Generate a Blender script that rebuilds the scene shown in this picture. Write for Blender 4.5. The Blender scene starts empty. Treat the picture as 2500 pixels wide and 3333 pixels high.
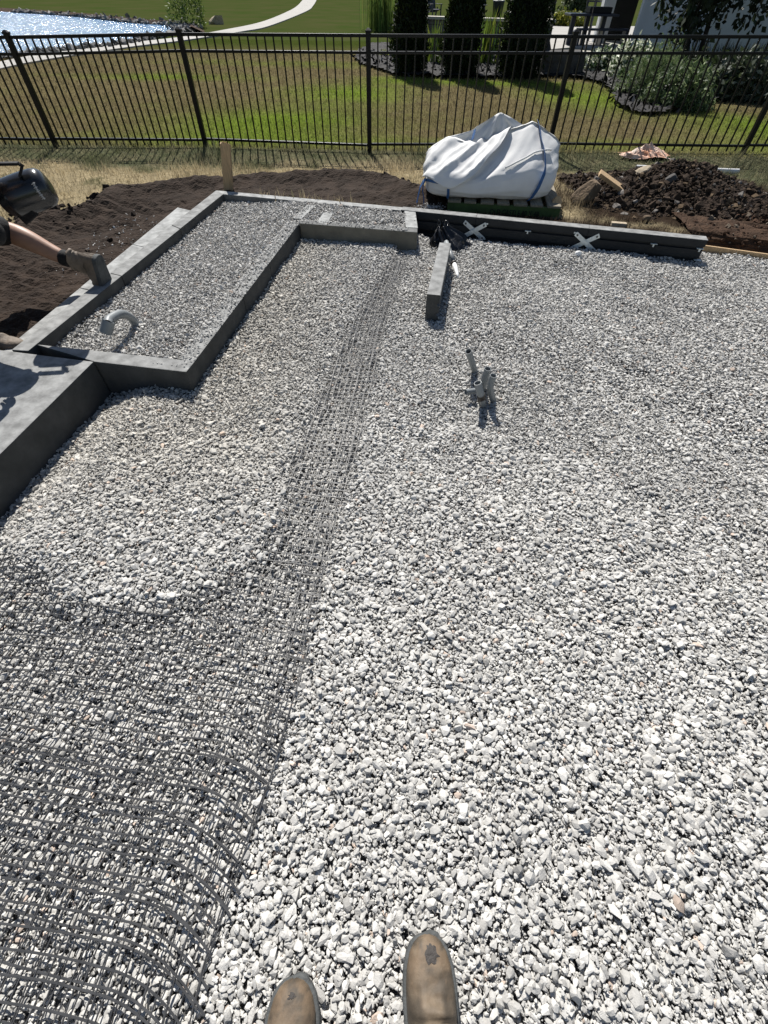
import bpy, bmesh, math, random
import numpy as np
from mathutils import Vector, Matrix, Euler, Quaternion
random.seed(7); rng = np.random.default_rng(11)
scene = bpy.context.scene
COL = scene.collection
R_ = math.radians
# ------------------------------------------------------------------ camera
FPX, PX0, PY0, CAM_H = 1418.0, 1250.0, 1666.5, 1.5        # focal length in photo pixels (2500 wide), height of the phone
NAD = (1230.0, 2830.0)                                     # where plumb lines meet
_d = Vector((NAD[0]-PX0, -(NAD[1]-PY0), -FPX)).normalized()
_u = -_d; _f = Vector((0, 0, -1)); _y = (_f-_u*_f.dot(_u)).normalized(); _x = _y.cross(_u)
RM = Matrix((_x, _y, _u))                                  # camera space -> world
cam_data = bpy.data.cameras.new("camera")
cam = bpy.data.objects.new("camera", cam_data); COL.objects.link(cam)
cam.matrix_world = Matrix.Translation((0, 0, CAM_H)) @ RM.to_4x4()
cam_data.sensor_fit = 'HORIZONTAL'; cam_data.sensor_width = 36.0
cam_data.lens = 36.0*FPX/2500.0
cam_data.clip_start = 0.02; cam_data.clip_end = 2000
scene.camera = cam
# ------------------------------------------------------------------ sky and sun
SUN_AZ, SUN_EL = R_(-12), R_(47)
world = bpy.data.worlds.new("World"); scene.world = world; world.use_nodes = True
wn = world.node_tree.nodes; wl = world.node_tree.links
sky = wn.new('ShaderNodeTexSky'); sky.sky_type = 'NISHITA'; sky.sun_disc = False
sky.sun_elevation = SUN_EL; sky.sun_rotation = SUN_AZ; sky.air_density = 1.0; sky.dust_density = 0.6
wl.new(sky.outputs[0], wn['Background'].inputs[0]); wn['Background'].inputs[1].default_value = 0.05
SUN = Vector((math.sin(SUN_AZ)*math.cos(SUN_EL), math.cos(SUN_AZ)*math.cos(SUN_EL), math.sin(SUN_EL)))
sd = bpy.data.lights.new("sun", 'SUN'); sd.energy = 4.6; sd.angle = R_(0.5); sd.color = (1.0, 0.965, 0.91)
so = bpy.data.objects.new("sun", sd); COL.objects.link(so)
so.rotation_euler = SUN.to_track_quat('Z', 'Y').to_euler()
scene.view_settings.view_transform = 'Standard'; scene.view_settings.look = 'None'
scene.view_settings.exposure = 0.62; scene.view_settings.gamma = 1.0
# ------------------------------------------------------------------ measuring helpers (photo pixel -> point on a real plane)
def ray(px, py): return RM @ Vector(((px-PX0)/FPX, -(py-PY0)/FPX, -1.0))
def G(px, py, z=0.0):
    d = ray(px, py); t = (z-CAM_H)/d.z; return Vector((d.x*t, d.y*t, z))
def GY(px, py, Y):
    d = ray(px, py); t = Y/d.y; return Vector((d.x*t, Y, CAM_H+d.z*t))
def project(V):
    """Nx3 -> photo pixels (numpy)"""
    Rn = np.array(RM); c = (np.asarray(V)-np.array([0, 0, CAM_H])) @ Rn
    zz = np.where(c[:, 2] < -1e-4, -c[:, 2], np.nan)
    return np.stack([PX0+FPX*c[:, 0]/zz, PY0-FPX*c[:, 1]/zz], 1)
def sstep(t): t = np.clip(t, 0, 1); return t*t*(3-2*t)
def wav(x, y, f, seed=0.0):
    """smooth wandering noise, about -1..1"""
    return (np.sin(f*x*1.0+1.3+seed)*np.sin(f*y*1.1+seed*1.7) + np.sin(f*(0.7*x+0.8*y)*1.9+seed*2.1)*0.6
            + np.sin(f*(0.9*x-0.6*y)*3.1+seed*0.7)*0.4)/1.6
def hash2(ix, iy, s):
    n = (ix.astype(np.int64)*374761393 + iy.astype(np.int64)*668265263 + int(s)*1442695041) & 0xffffffff
    n = ((n ^ (n >> 13))*1274126177) & 0xffffffff
    return ((n ^ (n >> 16)) & 0xffff)/65535.0
def vnoise(x, y, s=0):
    x = np.asarray(x, float); y = np.asarray(y, float)
    ix, iy = np.floor(x), np.floor(y); fx, fy = sstep(x-ix), sstep(y-iy)
    a, b, c, d = hash2(ix, iy, s), hash2(ix+1, iy, s), hash2(ix, iy+1, s), hash2(ix+1, iy+1, s)
    return (a*(1-fx)+b*fx)*(1-fy)+(c*(1-fx)+d*fx)*fy
def fbm(x, y, s=0, o=4):
    r = 0; a = 0.5
    for k in range(o):
        r = r+a*vnoise(np.asarray(x)*2**k, np.asarray(y)*2**k, s+k*17); a *= .5
    return r
def inpoly(X, Y, poly):
    c = np.zeros(np.shape(X), bool); n = len(poly)
    for i in range(n):
        x1, y1 = poly[i][0], poly[i][1]; x2, y2 = poly[(i+1) % n][0], poly[(i+1) % n][1]
        if y1 == y2: continue
        c ^= ((y1 > Y) != (y2 > Y)) & (X < (x2-x1)*(Y-y1)/(y2-y1)+x1)
    return c
def dpoly(X, Y, pts, closed=False):
    D = np.full(np.shape(X), 1e9); n = len(pts)
    for i in range(n if closed else n-1):
        x1, y1 = pts[i][0], pts[i][1]; x2, y2 = pts[(i+1) % n][0], pts[(i+1) % n][1]
        dx, dy = x2-x1, y2-y1; L = dx*dx+dy*dy+1e-12
        t = np.clip(((X-x1)*dx+(Y-y1)*dy)/L, 0, 1)
        D = np.minimum(D, np.hypot(X-x1-t*dx, Y-y1-t*dy))
    return D
# ------------------------------------------------------------------ materials
def mat(name, col=(.5, .5, .5), rough=.8, var=0.0, vscale=8.0, bump=0.0, bscale=60.0, col2=None, attr=None,
        trans=0.0, spec=0.4, metal=0.0, stretch=None, detail=6.0, coat=0.0, bdist=0.01):
    m = bpy.data.materials.new(name); m.use_nodes = True
    nt = m.node_tree; n = nt.nodes; l = nt.links; b = n['Principled BSDF']
    b.inputs['Roughness'].default_value = rough; b.inputs['Metallic'].default_value = metal
    b.inputs['Specular IOR Level'].default_value = spec
    if coat: b.inputs['Coat Weight'].default_value = coat; b.inputs['Coat Roughness'].default_value = .15
    tc = n.new('ShaderNodeTexCoord'); src = tc.outputs['Object']
    if stretch:
        mp = n.new('ShaderNodeMapping'); mp.inputs['Scale'].default_value = stretch; l.new(src, mp.inputs[0]); src = mp.outputs[0]
    if attr:
        a = n.new('ShaderNodeAttribute'); a.attribute_name = attr; base = a.outputs['Color']
    else:
        rgb = n.new('ShaderNodeRGB'); rgb.outputs[0].default_value = (*col, 1); base = rgb.outputs[0]
    if var or col2:
        nz = n.new('ShaderNodeTexNoise'); nz.inputs['Scale'].default_value = vscale; nz.inputs['Detail'].default_value = detail
        nz.inputs['Roughness'].default_value = .62; l.new(src, nz.inputs['Vector'])
        rp = n.new('ShaderNodeMapRange'); rp.inputs[1].default_value = .34; rp.inputs[2].default_value = .66
        l.new(nz.outputs[0], rp.inputs[0])
        mx = n.new('ShaderNodeMix'); mx.data_type = 'RGBA'; l.new(rp.outputs[0], mx.inputs[0])
        if col2 is not None:
            l.new(base, mx.inputs[6]); mx.inputs[7].default_value = (*col2, 1)
        else:
            dk = n.new('ShaderNodeMix'); dk.data_type = 'RGBA'; dk.blend_type = 'MULTIPLY'; dk.inputs[0].default_value = 1
            l.new(base, dk.inputs[6]); dk.inputs[7].default_value = (1-var, 1-var, 1-var, 1)
            l.new(dk.outputs[2], mx.inputs[6]); l.new(base, mx.inputs[7])
        base = mx.outputs[2]
    l.new(base, b.inputs['Base Color'])
    if bump:
        bn = n.new('ShaderNodeTexNoise'); bn.inputs['Scale'].default_value = bscale; bn.inputs['Detail'].default_value = 5
        l.new(src, bn.inputs['Vector'])
        bp = n.new('ShaderNodeBump'); bp.inputs['Strength'].default_value = bump; bp.inputs['Distance'].default_value = bdist
        l.new(bn.outputs[0], bp.inputs['Height']); l.new(bp.outputs[0], b.inputs['Normal'])
    if trans:
        t = n.new('ShaderNodeBsdfTranslucent'); l.new(base, t.inputs[0])
        ms = n.new('ShaderNodeMixShader'); ms.inputs[0].default_value = trans
        l.new(b.outputs[0], ms.inputs[1]); l.new(t.outputs[0], ms.inputs[2])
        l.new(ms.outputs[0], n['Material Output'].inputs[0])
    return m
M = dict(
    gravel=mat('crushed_limestone', attr='col', rough=.92, var=.18, vscale=95, bump=.35, bscale=260, spec=.25, bdist=.004),
    bed=mat('gravel_bed', (.20, .195, .19), .95, var=.6, vscale=90, bump=.8, bscale=120),
    block=mat('dark_concrete', (.082, .082, .078), .86, var=.34, vscale=9, bump=.35, bscale=170, spec=.3, bdist=.004),  # block sides, their shade deepened in the base colour
    block_top=mat('sunlit_top_concrete', (.33, .332, .325), .9, var=.5, detail=12, vscale=13, bump=.35, bscale=170, spec=.2, bdist=.004),  # top faces of dark blocks, sunlight painted into the paler colour
    block_pale=mat('sunlit_top_pale_concrete', (.42, .425, .415), .9, var=.5, detail=12, vscale=14, bump=.35, bscale=170, spec=.2, bdist=.004),  # top faces of lighter blocks, brightened in colour as if sunlit
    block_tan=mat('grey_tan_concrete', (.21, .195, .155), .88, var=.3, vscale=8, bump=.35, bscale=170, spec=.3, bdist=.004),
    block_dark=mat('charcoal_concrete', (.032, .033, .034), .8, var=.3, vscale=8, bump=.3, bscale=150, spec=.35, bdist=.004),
    block_light=mat('dusty_or_sunlit_concrete', (.165, .168, .165), .86, var=.35, vscale=14, bump=.35, bscale=170, spec=.3, bdist=.004),
    grid=mat('geogrid_plastic', (.062, .063, .066), .48, var=.4, vscale=20, spec=.35),
    soil=mat('dark_soil', (.046, .031, .022), .95, var=.5, vscale=7, bump=.9, bscale=55, spec=.15, bdist=.02),
    clod=mat('soil_clod', attr='col', rough=.95, var=.4, vscale=30, bump=.6, bscale=110, spec=.15),
    bank=mat('cut_soil', (.085, .052, .034), .95, var=.6, vscale=9, bump=1.0, bscale=45, spec=.1, bdist=.02),
    lawn=mat('lawn_turf', attr='col', rough=1.0, var=.45, vscale=14, bump=.8, bscale=70, spec=0, bdist=.02),
    blade=mat('grass_blade', attr='col', rough=.7, trans=.42, spec=.25),
    field=mat('far_grass', (.040, .060, .015), .95, col2=(.060, .064, .024), vscale=.35, bump=.7, bscale=6, spec=0),
    leaf=mat('leaf', attr='col', rough=.6, trans=.3, spec=.3),
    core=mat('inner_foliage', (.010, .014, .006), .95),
    bark=mat('bark', (.05, .04, .032), .9, var=.5, vscale=20, bump=.6, bscale=40),
    paint=mat('black_fence_paint', (.006, .006, .0065), .36, spec=.22, bump=.05, bscale=90),
    wood=mat('pale_timber', (.58, .40, .22), .75, var=.35, vscale=9, stretch=(9, 9, .8), bump=.3, bscale=40),
    greywood=mat('weathered_timber', (.30, .26, .19), .85, var=.45, vscale=8, stretch=(9, 1, 9), bump=.4, bscale=40),
    greenwood=mat('green_painted_timber', (.075, .125, .035), .8, var=.45, vscale=7, bump=.3, bscale=40),
    cloth=mat('woven_white_fabric', (.86, .855, .84), .72, var=.10, vscale=5, bump=.22, bscale=330, trans=.16, spec=.3, bdist=.003),
    strap=mat('blue_webbing', (.05, .145, .36), .7, var=.3, vscale=40, bump=.3, bscale=260),
    pvc=mat('grey_conduit', (.24, .258, .265), .45, var=.22, vscale=14, spec=.45),
    pvcin=mat('conduit_inside', (.05, .055, .058), .7),
    white=mat('white_pvc', (.80, .80, .79), .4, var=.08, vscale=10, spec=.45),
    tape=mat('dark_tape', (.035, .027, .022), .45, var=.4, vscale=40, bump=.4, bscale=90),
    film=mat('black_film', (.008, .008, .009), .28, spec=.6, bump=.5, bscale=22, bdist=.02),
    zinc=mat('galvanised_steel', (.80, .84, .82), .5, metal=.25, var=.25, vscale=26, bump=.08, bscale=80),
    bolt=mat('dull_bolt', (.10, .10, .10), .5, metal=.7),
    leather=mat('worn_brown_leather', attr='col', rough=.66, var=.3, vscale=40, bump=.4, bscale=75, spec=.35, bdist=.004),
    leather_edge=mat('scuffed_toe_leather', (.205, .125, .066), .6, var=.55, vscale=30, bump=.3, bscale=90),
    sole=mat('dusty_rubber', (.085, .090, .090), .8, var=.4, vscale=24, bump=.35, bscale=110),
    hole=mat('exposed_toe_lining', (.060, .052, .047), .7, var=.5, vscale=60, bump=.4, bscale=160),
    tan=mat('suede_boot_leather', (.21, .165, .125), .7, var=.5, vscale=12, bump=.4, bscale=60),
    skin=mat('skin', (.40, .235, .165), .5, var=.14, vscale=24, bump=.06, bscale=160, spec=.4),
    black=mat('black_cloth', (.010, .010, .011), .85, bump=.4, bscale=70),
    hair=mat('dark_hair', (.02, .014, .010), .6),
    shell=mat('glossy_black_plastic', (.016, .017, .019), .22, spec=.6),
    mark=mat('grey_print', (.42, .42, .42), .6),
    rock=mat('brown_fieldstone', (.20, .145, .095), .9, var=.5, vscale=9, bump=.8, bscale=28, spec=.2, bdist=.02),
    palerock=mat('pale_fieldstone', (.52, .43, .31), .9, var=.35, vscale=9, bump=.6, bscale=28, spec=.2, bdist=.02),
    greyrock=mat('grey_boulder', (.10, .095, .09), .9, var=.5, vscale=4, bump=.8, bscale=10, spec=.2, bdist=.04),
    mulch=mat('black_mulch', (.022, .020, .020), .9, var=.5, vscale=10, bump=1.0, bscale=30, bdist=.03),
    path=mat('pale_concrete_path', (.40, .385, .355), .9, var=.16, vscale=1.2, bump=.2, bscale=30),
    shorerock=mat('shore_stone', attr='col', rough=.9, var=.4, vscale=4, bump=.5, bscale=9),
    siding=mat('white_siding', (.74, .75, .76), .7, var=.06, vscale=3),
    siding2=mat('cream_siding', (.60, .62, .58), .8, var=.06, vscale=3, bump=.2, bscale=90),
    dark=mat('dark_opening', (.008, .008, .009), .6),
    furn=mat('navy_garden_furniture', (.030, .034, .055), .4, spec=.5),
    seatwall=mat('split_face_block', (.20, .185, .16), .92, var=.4, vscale=3, bump=.8, bscale=14, bdist=.03),
    cap=mat('pale_stone_cap', (.52, .49, .41), .85, var=.2, vscale=3),
    orange=mat('orange_film', (.62, .26, .13), .6, col2=(.72, .60, .50), vscale=6, bump=.4, bscale=12),
)
# pond: dark clear water, small wind ripples
mw = mat('pond_water', (.10, .23, .42), .16, spec=.38); nt = mw.node_tree
tc = nt.nodes.new('ShaderNodeTexCoord'); mp = nt.nodes.new('ShaderNodeMapping'); mp.inputs['Scale'].default_value = (1.0, .55, 1)
n1 = nt.nodes.new('ShaderNodeTexNoise'); n1.inputs['Scale'].default_value = 3.2; n1.inputs['Detail'].default_value = 4
bp = nt.nodes.new('ShaderNodeBump'); bp.inputs['Strength'].default_value = 1.0; bp.inputs['Distance'].default_value = .30
nt.links.new(tc.outputs['Object'], mp.inputs[0]); nt.links.new(mp.outputs[0], n1.inputs['Vector'])
nt.links.new(n1.outputs[0], bp.inputs['Height']); nt.links.new(bp.outputs[0], nt.nodes['Principled BSDF'].inputs['Normal'])
M['water'] = mw
# ------------------------------------------------------------------ mesh helpers
def tag(o, label=None, cat=None, group=None, kind=None):
    if label: o['label'] = label
    if cat: o['category'] = cat
    if group: o['group'] = group
    if kind: o['kind'] = kind
    return o
def empty(name, loc, label=None, cat=None, group=None, rz=0.0):
    o = bpy.data.objects.new(name, None); COL.objects.link(o); o.location = loc; o.rotation_euler = (0, 0, rz)
    o.empty_display_size = .1
    return tag(o, label, cat, group)
def worldm(o):
    L = Matrix.LocRotScale(o.location, o.rotation_euler, None)
    return L if o.parent is None else worldm(o.parent) @ o.matrix_parent_inverse @ L
def link(name, me, m, parent=None):
    o = bpy.data.objects.new(name, me); COL.objects.link(o)
    for k in (m if isinstance(m, (list, tuple)) else [m]): me.materials.append(M[k])
    if parent is not None:
        o.parent = parent
        W = worldm(parent)
        o.matrix_parent_inverse = W.inverted()             # every mesh is written in world coordinates
    return o
def npmesh(name, V, F, m, parent=None, col=None, smooth=False, midx=None):
    V = np.ascontiguousarray(V, np.float32); F = np.ascontiguousarray(F, np.int32); k = F.shape[1]
    me = bpy.data.meshes.new(name); me.vertices.add(len(V)); me.vertices.foreach_set('co', V.ravel())
    me.loops.add(F.size); me.loops.foreach_set('vertex_index', F.ravel())
    me.polygons.add(len(F)); me.polygons.foreach_set('loop_start', np.arange(0, F.size, k, dtype=np.int32))
    me.polygons.foreach_set('loop_total', np.full(len(F), k, np.int32))
    me.polygons.foreach_set('use_smooth', np.full(len(F), smooth))
    if midx is not None: me.polygons.foreach_set('material_index', np.asarray(midx, np.int32))
    if col is not None:
        a = me.attributes.new('col', 'FLOAT_COLOR', 'POINT')
        a.data.foreach_set('color', np.concatenate([col, np.ones((len(V), 1))], 1).astype(np.float32).ravel())
    me.update(calc_edges=True); me.validate()
    return link(name, me, m, parent)
class MB:
    def __init__(s): s.bm = bmesh.new()
    def box(s, c, size, rot=None, bevel=0.0):
        Mx = Matrix.Translation(c) @ (rot.to_4x4() if rot is not None else Matrix.Identity(4)) @ Matrix.Diagonal((*size, 1))
        g = bmesh.ops.create_cube(s.bm, size=1.0, matrix=Mx)['verts']
        if bevel:
            es = list({e for v in g for e in v.link_edges})
            bmesh.ops.bevel(s.bm, geom=es, offset=bevel, segments=2, affect='EDGES', profile=.6)
        return s
    def bar(s, a, b, w, h, up=Vector((0, 0, 1)), bevel=0.0):
        a, b = Vector(a), Vector(b); d = (b-a); L = d.length; x = d.normalized()
        y = up.cross(x); y = y.normalized() if y.length > 1e-5 else Vector((1, 0, 0)); z = x.cross(y)
        s.box((a+b)/2, (L, w, h), Matrix((x, y, z)).transposed(), bevel); return s
    def tube(s, pts, rad, n=12, cap=True):
        pts = [Vector(p) for p in pts]; rad = rad if isinstance(rad, (list, tuple)) else [rad]*len(pts)
        rings = []; ref = None
        for i, p in enumerate(pts):
            t = (pts[min(i+1, len(pts)-1)]-pts[max(i-1, 0)]).normalized()
            if ref is None: ref = t.orthogonal().normalized()
            ref = (ref-t*ref.dot(t)).normalized(); q = t.cross(ref)
            rings.append([s.bm.verts.new(p+(ref*math.cos(2*math.pi*k/n)+q*math.sin(2*math.pi*k/n))*rad[i]) for k in range(n)])
        for A, B in zip(rings, rings[1:]):
            for k in range(n):
                f = s.bm.faces.new((A[k], A[(k+1) % n], B[(k+1) % n], B[k])); f.smooth = True
        if cap:
            s.bm.faces.new(rings[0][::-1]); s.bm.faces.new(rings[-1])
        return s
    def poly(s, pts, z0, z1=None):
        """prism between heights (or an open sheet)"""
        a = [s.bm.verts.new((p[0], p[1], z0)) for p in pts]
        if z1 is None: s.bm.faces.new(a); return s
        b = [s.bm.verts.new((p[0], p[1], z1)) for p in pts]; n = len(pts)
        s.bm.faces.new(a[::-1]); s.bm.faces.new(b)
        for i in range(n): s.bm.faces.new((a[i], a[(i+1) % n], b[(i+1) % n], b[i]))
        return s
    def hull(s, pts):
        vs = [s.bm.verts.new(p) for p in pts]
        r = bmesh.ops.convex_hull(s.bm, input=vs)
        bmesh.ops.delete(s.bm, geom=[v for v in r['geom_unused'] if isinstance(v, bmesh.types.BMVert)], context='VERTS'); return s
    def quad(s, a, b, c, d): s.bm.faces.new([s.bm.verts.new(p) for p in (a, b, c, d)]); return s
    def build(s, name, m, parent=None):
        bmesh.ops.recalc_face_normals(s.bm, faces=s.bm.faces)
        me = bpy.data.meshes.new(name); s.bm.to_mesh(me); s.bm.free(); return link(name, me, m, parent)
def wall_block(name, quad, ztop, zbot, m, label, cat='block', group=None, bevel=.005):
    """a block from the four corners of its top face, with cast-concrete arrises"""
    c = [Vector((q[0], q[1], 0)) for q in quad]; cen = sum(c, Vector())/4
    c = [cen+(p-cen)*(1-.003/max(.05, (p-cen).length)) for p in c]
    b = MB(); b.poly(c, zbot, ztop)
    bmesh.ops.recalc_face_normals(b.bm, faces=b.bm.faces)
    bmesh.ops.bevel(b.bm, geom=list(b.bm.edges), offset=bevel, segments=2, affect='EDGES', profile=.6)
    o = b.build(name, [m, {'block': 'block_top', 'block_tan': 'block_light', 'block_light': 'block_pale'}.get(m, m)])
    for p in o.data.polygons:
        if p.normal.z > .6: p.material_index = 1                 # upper faces: lime dust plus sunlight put into the colour
    return tag(o, label, cat, group)
# stone prototypes: hulls of scattered points
def proto(n, seed, asp=(1, .76, .56), rnd=.25):
    r = np.random.default_rng(seed); p = r.normal(size=(n, 3)); p /= np.linalg.norm(p, axis=1)[:, None]
    p *= (1-rnd*r.random((n, 1))); p *= np.array(asp)*(1+.22*(r.random(3)-.5))
    bm = bmesh.new(); vs = [bm.verts.new(q) for q in p]
    rr = bmesh.ops.convex_hull(bm, input=vs)
    bmesh.ops.delete(bm, geom=[v for v in rr['geom_unused'] if isinstance(v, bmesh.types.BMVert)], context='VERTS')
    bmesh.ops.triangulate(bm, faces=bm.faces); bm.verts.index_update(); bmesh.ops.recalc_face_normals(bm, faces=bm.faces)
    V = np.array([v.co[:] for v in bm.verts]); F = np.array([[v.index for v in f.verts] for f in bm.faces]); bm.free()
    return V, F
def rotmats(n, tilt, r):
    yaw = r.random(n)*2*np.pi; a = r.normal(size=n)*tilt; b = r.normal(size=n)*tilt
    cy, sy, ca, sa, cb, sb = np.cos(yaw), np.sin(yaw), np.cos(a), np.sin(a), np.cos(b), np.sin(b); o = np.zeros(n); i = np.ones(n)
    Z = np.stack([np.stack([cy, -sy, o], 1), np.stack([sy, cy, o], 1), np.stack([o, o, i], 1)], 1)
    X = np.stack([np.stack([i, o, o], 1), np.stack([o, ca, -sa], 1), np.stack([o, sa, ca], 1)], 1)
    Y = np.stack([np.stack([cb, o, sb], 1), np.stack([o, i, o], 1), np.stack([-sb, o, cb], 1)], 1)
    return Z @ X @ Y
def scatter(protos, P, S, Rm, C, r):
    pick = r.integers(0, len(protos), len(P)); Vs, Fs, Cs = [], [], []; off = 0
    for k, (pv, pf) in enumerate(protos):
        i = np.where(pick == k)[0]
        if not len(i): continue
        v = np.einsum('nij,vj->nvi', Rm[i], pv)*S[i][:, None, None]+P[i][:, None, :]
        f = pf[None]+(np.arange(len(i))*len(pv))[:, None, None]+off
        Vs.append(v.reshape(-1, 3)); Fs.append(f.reshape(-1, 3)); Cs.append(np.repeat(C[i], len(pv), 0)); off += len(i)*len(pv)
    return np.concatenate(Vs), np.concatenate(Fs), np.concatenate(Cs)
def jgrid(x0, x1, y0, y1, d, r, j=.5):
    gx, gy = np.meshgrid(np.arange(x0, x1, d), np.arange(y0, y1, d)); gx = gx+(np.arange(gx.shape[0]) % 2)[:, None]*d*.5
    return (gx+(r.random(gx.shape)-.5)*2*j*d).ravel(), (gy+(r.random(gy.shape)-.5)*2*j*d).ravel()
def inview(P, mg=330):
    q = project(P); return (q[:, 0] > -mg) & (q[:, 0] < 2500+mg) & (q[:, 1] < 3333+mg*1.2) & (q[:, 1] > -900)
def gridmesh(x0, x1, y0, y1, d):
    xs = np.linspace(x0, x1, max(2, int(round((x1-x0)/d))+1)); ys = np.linspace(y0, y1, max(2, int(round((y1-y0)/d))+1))
    X, Y = np.meshgrid(xs, ys); nx = len(xs); ny = len(ys)
    i = (np.arange(ny-1)[:, None]*nx+np.arange(nx-1)[None]).ravel()
    return X.ravel(), Y.ravel(), np.stack([i, i+1, i+nx+1, i+nx], 1)
def compact(V, F, keep, *arrs):
    F = F[keep]; u, inv = np.unique(F, return_inverse=True); return (V[u], inv.reshape(F.shape), *[a[u] for a in arrs])
# ------------------------------------------------------------------ the plan of the masonry (world metres)
ZT = .15
CL_fo, CL_fi, CL_no, CL_ni = (-1.742, 5.251), (-1.640, 5.131), (-2.132, 2.250), (-2.032, 2.242)      # left coping: outer / inner edge, far / near
FB = [(-1.616, 2.148), (-1.079, 2.063), (-1.062, 2.170), (-2.030, 2.318)]                              # front block
IW_n, IW_f = (-1.079, 2.063), (-.786, 4.356)                                                           # inner wall, gravel side
IW_ni, IW_fi = (-1.165, 2.186), (-.886, 4.372)
W2_r = (.245, 4.185)
BK = [(-1.742, 5.251), (-.123, 4.894), (.810, 4.668), (1.770, 4.431), (2.700, 4.200)]                  # back edge of the rear wall
def lerp(a, b, t): return tuple(a[i]+(b[i]-a[i])*t for i in range(2))
# ------------------------------------------------------------------ ground levels
OVER = [G(*p)[:2] for p in [(1290, 850), (1180, 1050), (1085, 1281), (987, 1507), (904, 1808), (840, 1884), (700, 1962), (500, 2012), (330, 2030), (180, 1990), (80, 1900), (-200, 1770)]]
OVER = [tuple(p) for p in OVER]
OVERP = [tuple(p) for p in OVER]+[(-4, 1.2), (-4, 6), (.08, 6)]
REDGE = [tuple(G(*p)[:2]) for p in [(1328, 845), (1250, 1070), (1206, 1281), (1153, 1507), (1085, 1750), (1045, 1900), (990, 2200), (900, 2480), (800, 2720), (700, 3010), (600, 3400), (480, 3900)]]
SLAB_R = [(-1.616, 2.148), (-1.706, 1.398), (-1.86, .12)]
def rcurve(y):
    pts = sorted([(p[1], p[0]) for p in REDGE]); return np.interp(y, [p[0] for p in pts], [p[1] for p in pts])
def oversd(x, y):
    """signed distance into the part of the court where stone already covers the mesh, with a ragged edge"""
    d = dpoly(x, y, OVER); d = np.where(inpoly(x, y, OVERP), d, -d); return d+.11*(fbm(np.asarray(x)*6, np.asarray(y)*6, 91)-.5)*sstep((1.9-np.asarray(y))/.9)+.03*(fbm(np.asarray(x)*16, np.asarray(y)*16, 92)-.5)
def gz(x, y):
    h = .007*wav(x, y, 3.1, .4)+.004*wav(x, y, 9.0, 2.0)
    dent = sstep((fbm(x*3.3+2, y*2.6, 71)-.50)/.13)*.016*sstep((x-rcurve(y)-.06)/.2); h = h-dent+.006*(fbm(x*7, y*7, 72)-.5)
    d = oversd(x, y)
    h = h+(.027+.007*wav(x, y, 5.5, 1.1))*sstep(d/.15+.1)
    h = h-.085*sstep(1-dpoly(x, y, SLAB_R)/.34)
    h = h-.03*np.exp(-((x-.58)**2+(y-2.13)**2)/.012)-.02*np.exp(-((x-1.25)**2+(y-3.7)**2)/.05)
    return h
def zl(x, y): return .10*sstep((7.3-np.asarray(y))/1.9)*np.ones(np.shape(x))           # lawn falls gently towards the fence
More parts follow.
